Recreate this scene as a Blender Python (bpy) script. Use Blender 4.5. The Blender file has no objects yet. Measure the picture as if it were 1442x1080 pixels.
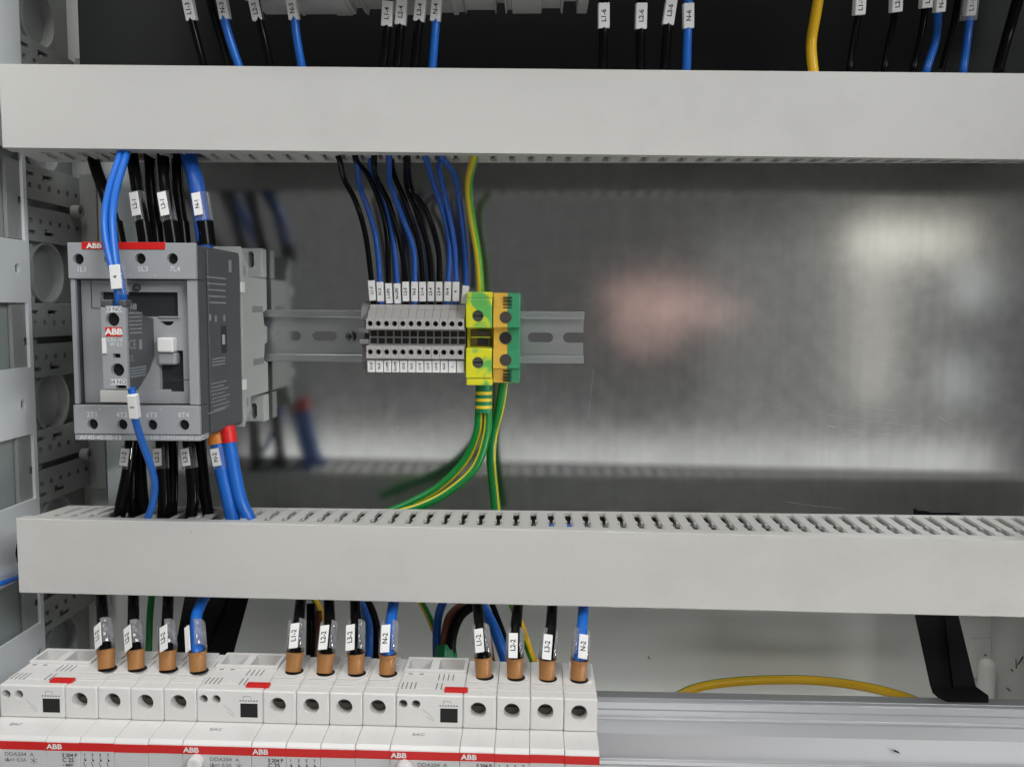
import bpy, bmesh, math, random
from mathutils import Vector, Matrix
from mathutils.geometry import tessellate_polygon
random.seed(7)
S = 0.001                      # everything below is written in millimetres
sc = bpy.context.scene
COL = sc.collection

# ------------------------------------------------------------------ camera
F_PX, W_PX, H_PX = 1210.0, 1442.0, 1080.0
VPX, VPY, ROLL = 752.0, 437.0, math.radians(0.45)
CAM = Vector((0.0, -590.0, 0.0))
eY = Vector(((VPX - W_PX/2)/F_PX, (H_PX/2 - VPY)/F_PX, -1)).normalized()
up = Vector((0, 1, 0)); up = (up - up.dot(eY)*eY).normalized()
eZ = Matrix.Rotation(ROLL, 3, eY) @ up
eX = eY.cross(eZ)
RW = Matrix((eX, eY, eZ))      # camera vector -> world vector
cam_d = bpy.data.cameras.new('camera'); cam = bpy.data.objects.new('camera', cam_d); COL.objects.link(cam)
cam_d.sensor_width = 36; cam_d.lens = F_PX/W_PX*36; cam_d.clip_start = 0.02; cam_d.clip_end = 50
cam.matrix_world = Matrix.Translation(CAM*S) @ RW.to_4x4()
sc.camera = cam

def ray(px, py):
    return RW @ Vector(((px - W_PX/2)/F_PX, (H_PX/2 - py)/F_PX, -1))
def at(px, py, Y):
    d = ray(px, py); return CAM + d*((Y - CAM.y)/d.y)
def at_z(px, py, Z):
    d = ray(px, py); return CAM + d*((Z - CAM.z)/d.z)

# ------------------------------------------------------------------ world, lamps, exposure
w = bpy.data.worlds.new('World'); sc.world = w; w.use_nodes = True
bg = w.node_tree.nodes['Background']; bg.inputs[0].default_value = (1.0, 0.99, 0.98, 1); bg.inputs[1].default_value = 0.115
def area(name, loc, target, sx, sy, power, col):
    l = bpy.data.lights.new(name, 'AREA'); l.shape = 'RECTANGLE'; l.size = sx; l.size_y = sy; l.energy = power; l.color = col
    o = bpy.data.objects.new(name, l); COL.objects.link(o); o.location = loc
    o.rotation_euler = (Vector(target) - Vector(loc)).to_track_quat('-Z', 'Y').to_euler()
    return o
area('ceiling_lamp_left', (-0.36, -0.72, 0.98), (-0.12, 0, -0.08), 0.7, 0.45, 6.0, (1.0, 0.985, 0.965))
area('ceiling_lamp_middle', (-0.12, -0.62, 1.55), (-0.12, -0.1, -0.1), 1.0, 0.5, 9, (1.0, 0.985, 0.965))
rl = area('frame_fill_right', (0.80, -1.20, 0.72), (-0.38, 0, 0.0), 0.6, 0.5, 1.3, (0.95, 0.975, 1.0)); rl.data.spread = math.radians(50)  # added unseen fill with a narrow beam, brightens the left frame
fb = area('wall_fill', (1.5, -0.85, -0.42), (0.14, 0.04, -0.24), 0.4, 0.3, 0.45, (1.0, 0.99, 0.975)); fb.data.spread = math.radians(24)  # added unseen fill aimed at the lower back wall
area('low_fill', (-0.1, -1.15, -1.05), (0.0, 0, 0.05), 1.3, 0.6, 2.6, (1.0, 0.985, 0.96))  # added low fill, stands in for light bounced up from below
# lamps added so the zinc mirrors bright shapes and a pink hand patch
area('mirror_strip_lamp', (0.937, -1.60, 0.182), (0.937, 0, 0.182), 0.307, 0.087, 0.10, (1.0, 0.93, 0.80))
area('mirror_column_lamp', (0.856, -1.61, -0.01), (0.856, 0, -0.01), 0.108, 0.46, 0.085, (1.0, 0.95, 0.85))
area('mirror_fill_lamp', (0.77, -1.66, -0.05), (0.77, 0, -0.05), 0.66, 0.52, 0.15, (1.0, 0.98, 0.95))
area('mirror_square_upper', (1.10, -1.60, 0.063), (1.10, 0, 0.063), 0.085, 0.109, 0.024, (0.96, 1.0, 1.0))
area('mirror_square_lower', (1.075, -1.60, -0.172), (1.075, 0, -0.172), 0.085, 0.109, 0.024, (0.96, 1.0, 1.0))
area('mirror_band_lamp', (0.22, -1.6, -0.378), (0.22, 0, -0.378), 1.9, 0.081, 0.56, (1.0, 1.0, 0.97))
for n_, a_, b_, p_ in (((0.165, -0.60, 0.022), 0.15, 0.05, 0.0075), ((0.155, -0.605, -0.022), 0.10, 0.075, 0.007), ((0.235, -0.61, -0.002), 0.13, 0.035, 0.005)):
    area('hand_mirror_lamp', n_, (n_[0], 0, n_[2]), a_, b_, p_, (1.0, 0.60, 0.53)).data.shape = 'ELLIPSE'  # pink lamps stand in for a hand mirrored in the plate
sc.view_settings.view_transform = 'Standard'; sc.view_settings.look = 'None'
sc.view_settings.exposure = 0.0; sc.view_settings.gamma = 1.0
sc.render.engine = 'CYCLES'
sc.cycles.max_bounces = 8; sc.cycles.transparent_max_bounces = 12; sc.cycles.use_denoising = True; sc.cycles.sample_clamp_indirect = 2.0

# ------------------------------------------------------------------ materials
def lin(r, g, b):
    f = lambda c: (c/255/12.92) if c/255 <= 0.04045 else ((c/255 + 0.055)/1.055)**2.4
    return (f(r), f(g), f(b), 1)
MATS = {}
def material(name, col, rough=0.45, metal=0.0, var=0.06, vscale=60, bump=0.05, bscale=900, spec=0.5, stretch=None, rvar=0.1, specks=0.0):
    m = bpy.data.materials.new(name); m.use_nodes = True; nt = m.node_tree; N = nt.nodes; L = nt.links
    b = N['Principled BSDF']; b.inputs['Metallic'].default_value = metal
    b.inputs['Specular IOR Level'].default_value = spec
    tc = N.new('ShaderNodeTexCoord'); mp = N.new('ShaderNodeMapping'); L.new(tc.outputs['Object'], mp.inputs[0])
    if stretch: mp.inputs['Scale'].default_value = stretch
    n1 = N.new('ShaderNodeTexNoise'); n1.inputs['Scale'].default_value = vscale; n1.inputs['Detail'].default_value = 5
    L.new(mp.outputs[0], n1.inputs['Vector'])
    hs = N.new('ShaderNodeMix'); hs.data_type = 'RGBA'
    c = Vector(col[:3])
    hs.inputs[6].default_value = (*(c*(1 - var)), 1); hs.inputs[7].default_value = (*[min(1, x) for x in c*(1 + var)], 1)
    L.new(n1.outputs['Fac'], hs.inputs[0]); L.new(hs.outputs[2], b.inputs['Base Color'])
    mr = N.new('ShaderNodeMapRange'); mr.inputs[3].default_value = max(0.02, rough*(1 - rvar)); mr.inputs[4].default_value = min(1, rough*(1 + rvar))
    L.new(n1.outputs['Fac'], mr.inputs[0]); L.new(mr.outputs[0], b.inputs['Roughness'])
    if bump > 0:
        n2 = N.new('ShaderNodeTexNoise'); n2.inputs['Scale'].default_value = bscale; n2.inputs['Detail'].default_value = 3
        L.new(mp.outputs[0], n2.inputs['Vector'])
        bp = N.new('ShaderNodeBump'); bp.inputs['Strength'].default_value = bump; bp.inputs['Distance'].default_value = 0.0004
        L.new(n2.outputs['Fac'], bp.inputs['Height']); L.new(bp.outputs[0], b.inputs['Normal'])
    if specks:
        n5 = N.new('ShaderNodeTexNoise'); n5.inputs['Scale'].default_value = 420; n5.inputs['Detail'].default_value = 1; L.new(tc.outputs['Object'], n5.inputs['Vector'])
        r5 = N.new('ShaderNodeMapRange'); r5.inputs[1].default_value = 0.80; r5.inputs[2].default_value = 0.84; r5.inputs[3].default_value = 0; r5.inputs[4].default_value = specks; L.new(n5.outputs['Fac'], r5.inputs[0])
        n6 = N.new('ShaderNodeTexNoise'); n6.inputs['Scale'].default_value = 14; n6.inputs['Detail'].default_value = 8; n6.inputs['Roughness'].default_value = 0.7; L.new(tc.outputs['Object'], n6.inputs['Vector'])
        r6 = N.new('ShaderNodeMapRange'); r6.inputs[1].default_value = 0.52; r6.inputs[2].default_value = 0.75; r6.inputs[3].default_value = 0; r6.inputs[4].default_value = 0.16; L.new(n6.outputs['Fac'], r6.inputs[0])
        ad = N.new('ShaderNodeMath'); ad.operation = 'MAXIMUM'; L.new(r5.outputs[0], ad.inputs[0]); L.new(r6.outputs[0], ad.inputs[1])
        m5 = N.new('ShaderNodeMix'); m5.data_type = 'RGBA'; m5.inputs[7].default_value = (*(c*0.45), 1); L.new(ad.outputs[0], m5.inputs[0]); L.new(hs.outputs[2], m5.inputs[6]); L.new(m5.outputs[2], b.inputs['Base Color'])
    MATS[name] = m
    return m
M = MATS
material('duct_plastic', lin(196, 195, 191), 0.36, var=0.03, vscale=12, bump=0.05, stretch=(0.4, 1, 3), rvar=0.2, specks=0.6)
material('breaker_white', lin(222, 221, 218), 0.36, var=0.025, bump=0.06, specks=0.45)
material('breaker_face', lin(200, 200, 200), 0.4, var=0.02, bump=0.04)
material('red_print', lin(205, 30, 28), 0.4, var=0.03)
material('contactor_grey', lin(153, 156, 159), 0.5, var=0.03, bump=0.12, bscale=1600)
material('contactor_slate', lin(79, 82, 85), 0.5, var=0.05, bump=0.12, bscale=1600)
material('contactor_dark', lin(42, 45, 49), 0.6, var=0.05)
material('base_tan', lin(166, 170, 166), 0.5, var=0.03, bump=0.08)
material('terminal_grey', lin(168, 165, 162), 0.5, var=0.04, bump=0.08)
material('bracket_grey', lin(128, 128, 126), 0.55, var=0.06)
material('hole_black', lin(18, 18, 18), 0.7, var=0.1)
material('screw_dark', lin(96, 90, 84), 0.45, metal=0.8, var=0.1)
material('screw_steel', lin(140, 142, 140), 0.3, metal=1.0, var=0.1)
material('paper_white', lin(228, 228, 226), 0.55, var=0.02)
material('print_black', lin(26, 26, 28), 0.6, var=0.02, bump=0)
material('print_grey', lin(120, 120, 122), 0.6, var=0.02, bump=0)
material('print_pale', lin(205, 208, 210), 0.6, var=0.02, bump=0)
material('print_dim', lin(140, 146, 150), 0.6, var=0.02, bump=0)
material('wire_black', lin(14, 14, 15), 0.2, var=0.15, spec=0.10)
material('wire_blue', lin(24, 100, 192), 0.36, var=0.06)
material('wire_navy', lin(24, 80, 164), 0.4, var=0.06)
material('wire_green', lin(10, 120, 48), 0.33, var=0.06)
material('wire_lime', lin(80, 160, 40), 0.36, var=0.06)
material('wire_yellow', lin(214, 190, 40), 0.38, var=0.06)
material('wire_amber', lin(232, 184, 24), 0.36, var=0.05)
material('wire_brown', lin(120, 66, 44), 0.4, var=0.08)
material('ferrule_tan', lin(166, 116, 66), 0.42, var=0.06)
material('ferrule_orange', lin(206, 122, 40), 0.4, var=0.05)
material('ferrule_red', lin(214, 34, 34), 0.4, var=0.05)
material('boot_green', lin(12, 118, 70), 0.4, var=0.06)
material('frame_paint', lin(222, 226, 228), 0.38, var=0.02, bump=0.15, bscale=1400)
material('frame_web_shade', lin(150, 156, 156), 0.45, var=0.04)  # grey darkened to put the recess's shade into the colour
material('side_plastic', lin(144, 147, 145), 0.55, var=0.06, bump=0.08)
material('wall_paint', lin(214, 217, 212), 0.5, var=0.03, vscale=15, bump=0.15, bscale=900)
material('panel_black', lin(34, 36, 36), 0.6, var=0.06, spec=0.25)
material('bracket_black', lin(14, 15, 16), 0.55, var=0.1, spec=0.2)
material('clip_white', lin(226, 226, 224), 0.4, var=0.02)
material('pe_orange', lin(218, 172, 62), 0.42, var=0.04)
material('pe_green', lin(52, 142, 96), 0.42, var=0.05)
material('window_brown', lin(92, 78, 30), 0.35, var=0.2)
material('rail_steel', lin(186, 190, 190), 0.34, metal=0.92, var=0.08, vscale=40, bump=0.05, stretch=(0.3, 1, 3))
material('aluminium', lin(216, 218, 221), 0.32, metal=0.7, var=0.05, vscale=30, bump=0.1, bscale=700, stretch=(0.05, 1, 4))
material('scratch_bright', lin(205, 206, 204), 0.45, metal=0.6, bump=0)
material('cable_lug', lin(60, 66, 62), 0.5)

def galvanised():
    m = bpy.data.materials.new('galvanised_sheet'); m.use_nodes = True; nt = m.node_tree; N = nt.nodes; L = nt.links
    b = N['Principled BSDF']; b.inputs['Metallic'].default_value = 1.0
    tc = N.new('ShaderNodeTexCoord'); mp = N.new('ShaderNodeMapping'); mp.inputs['Scale'].default_value = (1.0, 1, 0.45)
    L.new(tc.outputs['Object'], mp.inputs[0])
    n1 = N.new('ShaderNodeTexNoise'); n1.inputs['Scale'].default_value = 9; n1.inputs['Detail'].default_value = 7; n1.inputs['Roughness'].default_value = 0.62
    L.new(mp.outputs[0], n1.inputs['Vector'])
    n3 = N.new('ShaderNodeTexNoise'); n3.inputs['Scale'].default_value = 90; n3.inputs['Detail'].default_value = 6
    L.new(tc.outputs['Object'], n3.inputs['Vector'])
    r1 = N.new('ShaderNodeMapRange'); r1.inputs[1].default_value = 0.3; r1.inputs[2].default_value = 0.7; r1.inputs[3].default_value = 0.10; r1.inputs[4].default_value = 0.155
    L.new(n1.outputs['Fac'], r1.inputs[0])
    r3 = N.new('ShaderNodeMath'); r3.operation = 'MULTIPLY_ADD'; r3.inputs[1].default_value = 0.03; L.new(n3.outputs['Fac'], r3.inputs[0]); L.new(r1.outputs[0], r3.inputs[2])
    L.new(r3.outputs[0], b.inputs['Roughness'])
    mx = N.new('ShaderNodeMix'); mx.data_type = 'RGBA'; mx.inputs[6].default_value = (0.47, 0.485, 0.48, 1); mx.inputs[7].default_value = (0.66, 0.67, 0.66, 1)
    L.new(n3.outputs['Fac'], mx.inputs[0])
    mps = N.new('ShaderNodeMapping'); mps.inputs['Scale'].default_value = (210, 1, 5); L.new(tc.outputs['Object'], mps.inputs[0])
    nst = N.new('ShaderNodeTexNoise'); nst.inputs['Scale'].default_value = 1.0; nst.inputs['Detail'].default_value = 5; L.new(mps.outputs[0], nst.inputs['Vector'])
    rst = N.new('ShaderNodeMapRange'); rst.inputs[1].default_value = 0.3; rst.inputs[2].default_value = 0.7; rst.inputs[3].default_value = 0.965; rst.inputs[4].default_value = 1.025; L.new(nst.outputs['Fac'], rst.inputs[0])
    vst = N.new('ShaderNodeVectorMath'); vst.operation = 'SCALE'; L.new(mx.outputs[2], vst.inputs[0]); L.new(rst.outputs[0], vst.inputs['Scale'])
    prev = vst.outputs[0]
    L.new(prev, b.inputs['Base Color'])
    bp = N.new('ShaderNodeBump'); bp.inputs['Strength'].default_value = 0.12; bp.inputs['Distance'].default_value = 0.0005
    n4 = N.new('ShaderNodeTexNoise'); n4.inputs['Scale'].default_value = 14; n4.inputs['Detail'].default_value = 2
    L.new(mp.outputs[0], n4.inputs['Vector'])
    L.new(n4.outputs['Fac'], bp.inputs['Height']); L.new(bp.outputs[0], b.inputs['Normal'])
    M['galvanised'] = m
galvanised()

def clear_plastic(name, tint, fac):
    m = bpy.data.materials.new(name); m.use_nodes = True; nt = m.node_tree; N = nt.nodes; L = nt.links
    out = N['Material Output']; N.remove(N['Principled BSDF'])
    tr = N.new('ShaderNodeBsdfTransparent'); tr.inputs[0].default_value = tint
    gl = N.new('ShaderNodeBsdfGlossy'); gl.inputs['Roughness'].default_value = 0.12; gl.inputs[0].default_value = (0.95, 0.95, 0.95, 1)
    df = N.new('ShaderNodeBsdfDiffuse'); df.inputs[0].default_value = (0.75, 0.76, 0.78, 1)
    a = N.new('ShaderNodeMixShader'); a.inputs[0].default_value = 0.45; L.new(gl.outputs[0], a.inputs[1]); L.new(df.outputs[0], a.inputs[2])
    lw = N.new('ShaderNodeLayerWeight'); lw.inputs[0].default_value = 0.35
    ma = N.new('ShaderNodeMath'); ma.operation = 'MULTIPLY_ADD'; ma.inputs[1].default_value = 0.6; ma.inputs[2].default_value = fac; ma.use_clamp = True
    L.new(lw.outputs['Facing'], ma.inputs[0])
    mx = N.new('ShaderNodeMixShader'); L.new(ma.outputs[0], mx.inputs[0]); L.new(tr.outputs[0], mx.inputs[1]); L.new(a.outputs[0], mx.inputs[2])
    L.new(mx.outputs[0], out.inputs['Surface']); M[name] = m
clear_plastic('clear_sleeve', (0.93, 0.94, 0.95, 1), 0.10)

def marbled():
    m = material('pe_marbled', lin(206, 200, 40), 0.36, var=0.02)
    nt = m.node_tree; N = nt.nodes; L = nt.links; b = N['Principled BSDF']
    tc = N.new('ShaderNodeTexCoord'); mp = N.new('ShaderNodeMapping'); mp.inputs['Scale'].default_value = (1, 1, 0.6); L.new(tc.outputs['Object'], mp.inputs[0])
    n = N.new('ShaderNodeTexNoise'); n.inputs['Scale'].default_value = 70; n.inputs['Detail'].default_value = 2; n.inputs['Distortion'].default_value = 1.2
    L.new(mp.outputs[0], n.inputs['Vector'])
    cr = N.new('ShaderNodeValToRGB'); e = cr.color_ramp.elements
    e[0].position = 0.47; e[0].color = lin(212, 208, 36); e[1].position = 0.60; e[1].color = lin(96, 176, 84)
    L.new(n.outputs['Fac'], cr.inputs[0]); L.new(cr.outputs[0], b.inputs['Base Color'])
marbled()

# ------------------------------------------------------------------ mesh helpers
ORG = {}
class MB:
    def __init__(s): s.v = []; s.f = []; s.mi = []; s.bw = set()
    def add(s, verts, faces, mi=0):
        k = len(s.v); s.v += [Vector(p) for p in verts]
        for f in faces: s.f.append(tuple(i + k for i in f)); s.mi.append(mi)
        return s
    def box(s, x0, x1, y0, y1, z0, z1, mi=0):
        vs = [(x, y, z) for z in (z0, z1) for y in (y0, y1) for x in (x0, x1)]
        return s.add(vs, [(0,2,3,1), (4,5,7,6), (0,1,5,4), (2,6,7,3), (0,4,6,2), (1,3,7,5)], mi)
    def _p(s, axis, a, u, v):
        return (a, u, v) if axis == 'x' else (u, a, v) if axis == 'y' else (u, v, a)
    def prism(s, poly, axis, a0, a1, mi=0):
        return s.holed(poly, [], axis, a0, a1, mi)
    def holed(s, outer, holes, axis, a0, a1, mi=0):
        loops = [outer] + holes
        tris = tessellate_polygon([[Vector((p[0], p[1], 0)) for p in l] for l in loops])
        flat = [p for l in loops for p in l]; n = len(flat)
        vs = [s._p(axis, a0, *p) for p in flat] + [s._p(axis, a1, *p) for p in flat]
        fs = [tuple(t) for t in tris] + [tuple(i + n for i in reversed(t)) for t in tris]
        base_ = len(s.v); no = len(outer)
        if holes:
            for i in range(no):
                j = (i + 1) % no; s.bw |= {(base_ + i, base_ + j), (base_ + i + n, base_ + j + n), (base_ + i, base_ + i + n)}
        k = 0
        for l in loops:
            for i in range(len(l)):
                j = (i + 1) % len(l); fs.append((k + i, k + j, k + j + n, k + i + n))
            k += len(l)
        return s.add(vs, fs, mi)
    def cyl(s, c, axis, r, a0, a1, n=20, r1=None, mi=0):
        r1 = r if r1 is None else r1
        A = [(c[0] + r*math.cos(2*math.pi*i/n), c[1] + r*math.sin(2*math.pi*i/n)) for i in range(n)]
        B = [(c[0] + r1*math.cos(2*math.pi*i/n), c[1] + r1*math.sin(2*math.pi*i/n)) for i in range(n)]
        vs = [s._p(axis, a0, *p) for p in A] + [s._p(axis, a1, *p) for p in B]
        fs = [tuple(range(n)), tuple(range(2*n - 1, n - 1, -1))] + [(i, (i + 1) % n, (i + 1) % n + n, i + n) for i in range(n)]
        return s.add(vs, fs, mi)
    def tube(s, pts, r, n=12, sub=8, flat=1.0, sector=None, twist=0.0, caps=True):
        P = spline(pts, sub); m = len(P); rr = r if callable(r) else (lambda t: r)
        T = [(P[min(i + 1, m - 1)] - P[max(i - 1, 0)]).normalized() for i in range(m)]
        ref = Vector((0, -1, 0)); nrm = (ref - ref.dot(T[0])*T[0])
        if nrm.length < 1e-3: nrm = Vector((1, 0, 0)) - Vector((1, 0, 0)).dot(T[0])*T[0]
        nrm.normalize(); vs = []; fs = []; mi = []
        for i in range(m):
            nrm = (nrm - nrm.dot(T[i])*T[i]).normalized(); bi = T[i].cross(nrm)
            R = rr(i/(m - 1))
            for j in range(n):
                a = 2*math.pi*j/n + twist*i/(m - 1); vs.append(P[i] + nrm*(R*flat*math.cos(a)) + bi*(R*math.sin(a)))
        for i in range(m - 1):
            for j in range(n):
                fs.append((i*n + j, i*n + (j + 1) % n, (i + 1)*n + (j + 1) % n, (i + 1)*n + j))
                a = (j + 0.5)/n
                mi.append(1 if sector and any(lo <= a < hi or lo <= a - 1 < hi or lo <= a + 1 < hi for lo, hi in sector) else 0)
        if caps: fs.append(tuple(range(n))); mi.append(0); fs.append(tuple(range((m - 1)*n, m*n))); mi.append(0)
        k = len(s.v); s.v += vs
        for f, q in zip(fs, mi): s.f.append(tuple(i + k for i in f)); s.mi.append(q)
        return s
    def build(s, name, mat, parent=None, bevel=0.0, seg=2, smooth=False, xf=None):
        org = ORG.get(parent.name, Vector()) if parent else Vector()
        me = bpy.data.meshes.new(name)
        tf = (lambda p: p) if xf is None else xf if callable(xf) else (lambda p: xf @ p)
        me.from_pydata([tuple((tf(p) - org)*S) for p in s.v], [], s.f)
        for mm in (mat if isinstance(mat, (list, tuple)) else [mat]): me.materials.append(M[mm])
        bm = bmesh.new(); bm.from_mesh(me)
        for f, q in zip(bm.faces, s.mi): f.material_index = q; f.smooth = smooth
        bmesh.ops.recalc_face_normals(bm, faces=bm.faces); bm.to_mesh(me); bm.free()
        o = bpy.data.objects.new(name, me); COL.objects.link(o)
        if parent: o.parent = parent
        ORG[o.name] = org
        if bevel:
            b = o.modifiers.new('bevel', 'BEVEL'); b.width = bevel*S; b.segments = seg; b.limit_method = 'ANGLE'; b.angle_limit = math.radians(40)
            if s.bw:
                at_ = me.attributes.new('bevel_weight_edge', 'FLOAT', 'EDGE')
                want = {tuple(sorted(e)) for e in s.bw}
                for e in me.edges:
                    if tuple(sorted(e.vertices)) in want: at_.data[e.index].value = 1.0
                b.limit_method = 'WEIGHT'
        if smooth and not bevel:
            me.set_sharp_from_angle(angle=math.radians(50))
        return o
def spline(pts, sub):
    P = [Vector(p) for p in pts]
    if len(P) == 2: return [P[0].lerp(P[1], t/sub) for t in range(sub + 1)]
    Q = [2*P[0] - P[1]] + P + [2*P[-1] - P[-2]]; out = []
    for i in range(1, len(Q) - 2):
        a, b, c, d = Q[i-1:i+3]
        for k in range(sub):
            t = k/sub
            out.append(0.5*((2*b) + (c - a)*t + (2*a - 5*b + 4*c - d)*t*t + (3*b - a - 3*c + d)*t**3))
    out.append(P[-1]); return out
def tag(o, label, cat, group=None):
    o['label'] = label; o['category'] = cat
    if group: o['group'] = group
    return o
def thing(name, label, cat, org, group=None, tilt=0.0):
    o = bpy.data.objects.new(name, None); COL.objects.link(o); org = Vector(org); o.location = org*S
    o.rotation_euler[1] = tilt; o.empty_display_size = 0.01
    ORG[o.name] = org; return tag(o, label, cat, group)
def structure(o): o['kind'] = 'structure'; return o
def circ(cx, cz, r, n=20, sx=1.0):
    return [(cx + r*sx*math.cos(2*math.pi*i/n), cz + r*math.sin(2*math.pi*i/n)) for i in range(n)]
def rect(x0, x1, z0, z1): return [(x0, z0), (x1, z0), (x1, z1), (x0, z1)]
def stadium(cx, cz, w, h, n=8):
    r = min(w, h)/2; out = []
    if w >= h:
        for s_, a0 in ((1, -90), (-1, 90)):
            for i in range(n + 1):
                a = math.radians(a0 + 180*i/n); out.append((cx + s_*(w/2 - r) + r*math.cos(a), cz + r*math.sin(a)))
    else:
        for s_, a0 in ((1, 0), (-1, 180)):
            for i in range(n + 1):
                a = math.radians(a0 + 180*i/n); out.append((cx + r*math.cos(a), cz + s_*(h/2 - r) + r*math.sin(a)))
    return out
FONT_R = (Vector((1, 0, 0)), Vector((0, 0, 1)))        # reads left to right on a face towards the viewer
FONT_U = (Vector((0, 0, 1)), Vector((-1, 0, 0)))       # reads upwards
def text(s, loc, size, mat, parent, basis=FONT_R, bold=0.0, sx=1.0, align='CENTER', name='lettering'):
    c = bpy.data.curves.new(name, 'FONT'); c.body = s; c.size = size*S*1.35; c.align_x = align; c.align_y = 'CENTER'
    c.offset = bold*S; c.resolution_u = 3; c.fill_mode = 'BOTH'; c.extrude = 0.01*S
    c.materials.append(M[mat])
    o = bpy.data.objects.new(name, c); COL.objects.link(o)
    r, u = basis; r = r.normalized(); n = r.cross(u).normalized(); u = n.cross(r)
    org = ORG.get(parent.name, Vector())
    m4 = Matrix((r*sx, u, n)).transposed().to_4x4(); m4.translation = (Vector(loc) - org)*S
    o.parent = parent; o.matrix_local = m4; return o

# ------------------------------------------------------------------ the setting
XL, XR = -331.0, 345.0
m = MB().box(-300, 338, 0, 2, at(700, 775, 0).z, 400)
plate = structure(m.build('mounting_plate', 'galvanised', bevel=0.6))
scr = MB()
for (x0, y0, x1, y1, wd) in ((1150, 581, 1290, 600, 0.13), (1165, 599, 1262, 613, 0.12), (1180, 566, 1262, 578, 0.12), (1070, 568, 1125, 577, 0.10), (1165, 615, 1215, 617, 0.12), (1322, 586, 1340, 596, 0.12), (1105, 706, 1190, 716, 0.12), (828, 590, 836, 520, 0.10), (1390, 300, 1380, 360, 0.1), (560, 600, 548, 660, 0.08)):
    A_, B_ = at(x0, y0, 0), at(x1, y1, 0); C_ = (A_ + B_)/2 + Vector((0, 0, -0.6)); pts_ = spline([A_, C_, B_], 5)
    for u_, v_ in zip(pts_[:-1], pts_[1:]):
        d_ = (v_ - u_).normalized(); nn = Vector((-d_.z, 0, d_.x))*wd/2
        q_ = [u_ - nn, v_ - nn, v_ + nn, u_ + nn]
        scr.add([p_ + Vector((0, -0.01, 0)) for p_ in q_] + [p_ + Vector((0, -0.05, 0)) for p_ in q_], [(0, 1, 2, 3), (4, 5, 6, 7), (0, 1, 5, 4), (1, 2, 6, 5), (2, 3, 7, 6), (3, 0, 4, 7)])
o = scr.build('scratches', 'scratch_bright', plate); o['kind'] = 'stuff'
structure(MB().box(at(112, 50, -4).x, 338, -5, -3, at(700, 160, -4).z, 400).build('upper_panel', 'panel_black'))
m = MB().box(XL - 30, XR + 4, 46, 48, -430, 430)
wb = structure(m.build('wall_back', 'wall_paint'))
p = at(1382, 899, 46)
MB().box(p.x - 9, XR, 44.4, 45.9, p.z - 30, p.z).build('seam_plate', 'wall_paint', wb, bevel=0.5)
structure(MB().box(XR, XR + 2, -8, 45.9, -430, 430).build('wall_right', 'wall_paint'))
wl = structure(MB().box(XL - 12, XL - 10, -20, 45.9, -430, 430).build('wall_left', 'side_plastic'))

# perforated side panels on the left wall: three-period stack
def side_panel(z_mid, h):
    z0, z1 = z_mid - h/2, z_mid + h/2; holes = []
    for row in (-0.30, -0.13, 0.13, 0.30) if False else (-0.23, 0.23):
        for k in range(6):
            y = -26 + k*11.5; holes.append(rect(y - 2.0, y + 2.0, z_mid + row*h - 1.6, z_mid + row*h + 1.6))
    holes.append(rect(-40, 30, z_mid - 2.4, z_mid + 2.4))
    for zz, sg in ((z0 + 6, 1), (z1 - 6, -1)):
        for y in (-30, -8):
            holes.append([(y - 3, zz - 1.2), (y + 9, zz - 1.2), (y + 9, zz + 1.2), (y + 1, zz + 1.2), (y + 1, zz + 3.2), (y - 3, zz + 3.2)] if sg > 0 else
                         [(y - 3, zz - 3.2), (y + 1, zz - 3.2), (y + 1, zz - 1.2), (y + 9, zz - 1.2), (y + 9, zz + 1.2), (y - 3, zz + 1.2)])
    MB().holed(rect(-52, 36, z0, z1), holes, 'x', XL - 2.5, XL).build('side_panel', 'side_plastic', wl, bevel=0.3)
    MB().box(XL - 9, XL - 8, -52, 36, z0, z1).build('panel_backing', 'side_plastic', wl)
    MB().box(XL, XL + 12, 36, 39, z0 - 3, z1 + 3).build('panel_flange', 'side_plastic', wl, bevel=0.5)
    t = MB(); t.holed(stadium(26, z_mid, 9, 9, 10), [circ(26, z_mid, 2.4, 12)], 'x', XL + 0.1, XL + 6); t.build('screw_boss', 'side_plastic', wl, smooth=True)
def side_ring(z_mid):
    R = 21
    MB().holed(circ(-8, z_mid, R, 40), [circ(-8, z_mid, R - 1.6, 40)], 'x', XL - 9.5, XL - 0.5).build('knockout_ring', 'side_plastic', wl, smooth=True)
    MB().cyl((-8, z_mid), 'x', R - 1.6, XL - 10, XL - 8, 40).build('knockout_disc', 'side_plastic', wl)
zs = [at(70, q, 0).z for q in (120, 292, 478, 648, 822)]
for z in zs: side_panel(z, 50)
for a, b in zip(zs[:-1], zs[1:]): side_ring((a + b)/2)
side_ring(zs[0] + 42); side_ring(zs[-1] - 42)

# cabinet frame upright at the far left: punched sheet strip running in depth
fr = thing('cabinet_frame', 'pale grey punched steel upright of the cabinet at the left edge', 'frame', (XL, -70, -430))
fy0, fy1 = -130, -33
holes = []
for (a, b) in ((205, 335), (426, 520), (617, 711), (815, 892)):
    z1, z0 = at(12, a, -58).z, at(12, b, -58).z
    holes.append(rect(fy0 + 10, fy1 - 4, z0, z1))
for q in ((378), (570), (930)):
    z = at(20, q, -52).z; holes.append(stadium(-47 if q != 930 else -40, z, 4.5, 6.5))
MB().holed(rect(fy0, fy1, -420, 420), holes, 'x', XL, XL + 2).build('upright', 'frame_paint', fr, bevel=0.35)
MB().box(XL - 4, XL - 3, -130, -20.5, -420, 420).build('inner_web', 'frame_web_shade', fr)

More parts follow.
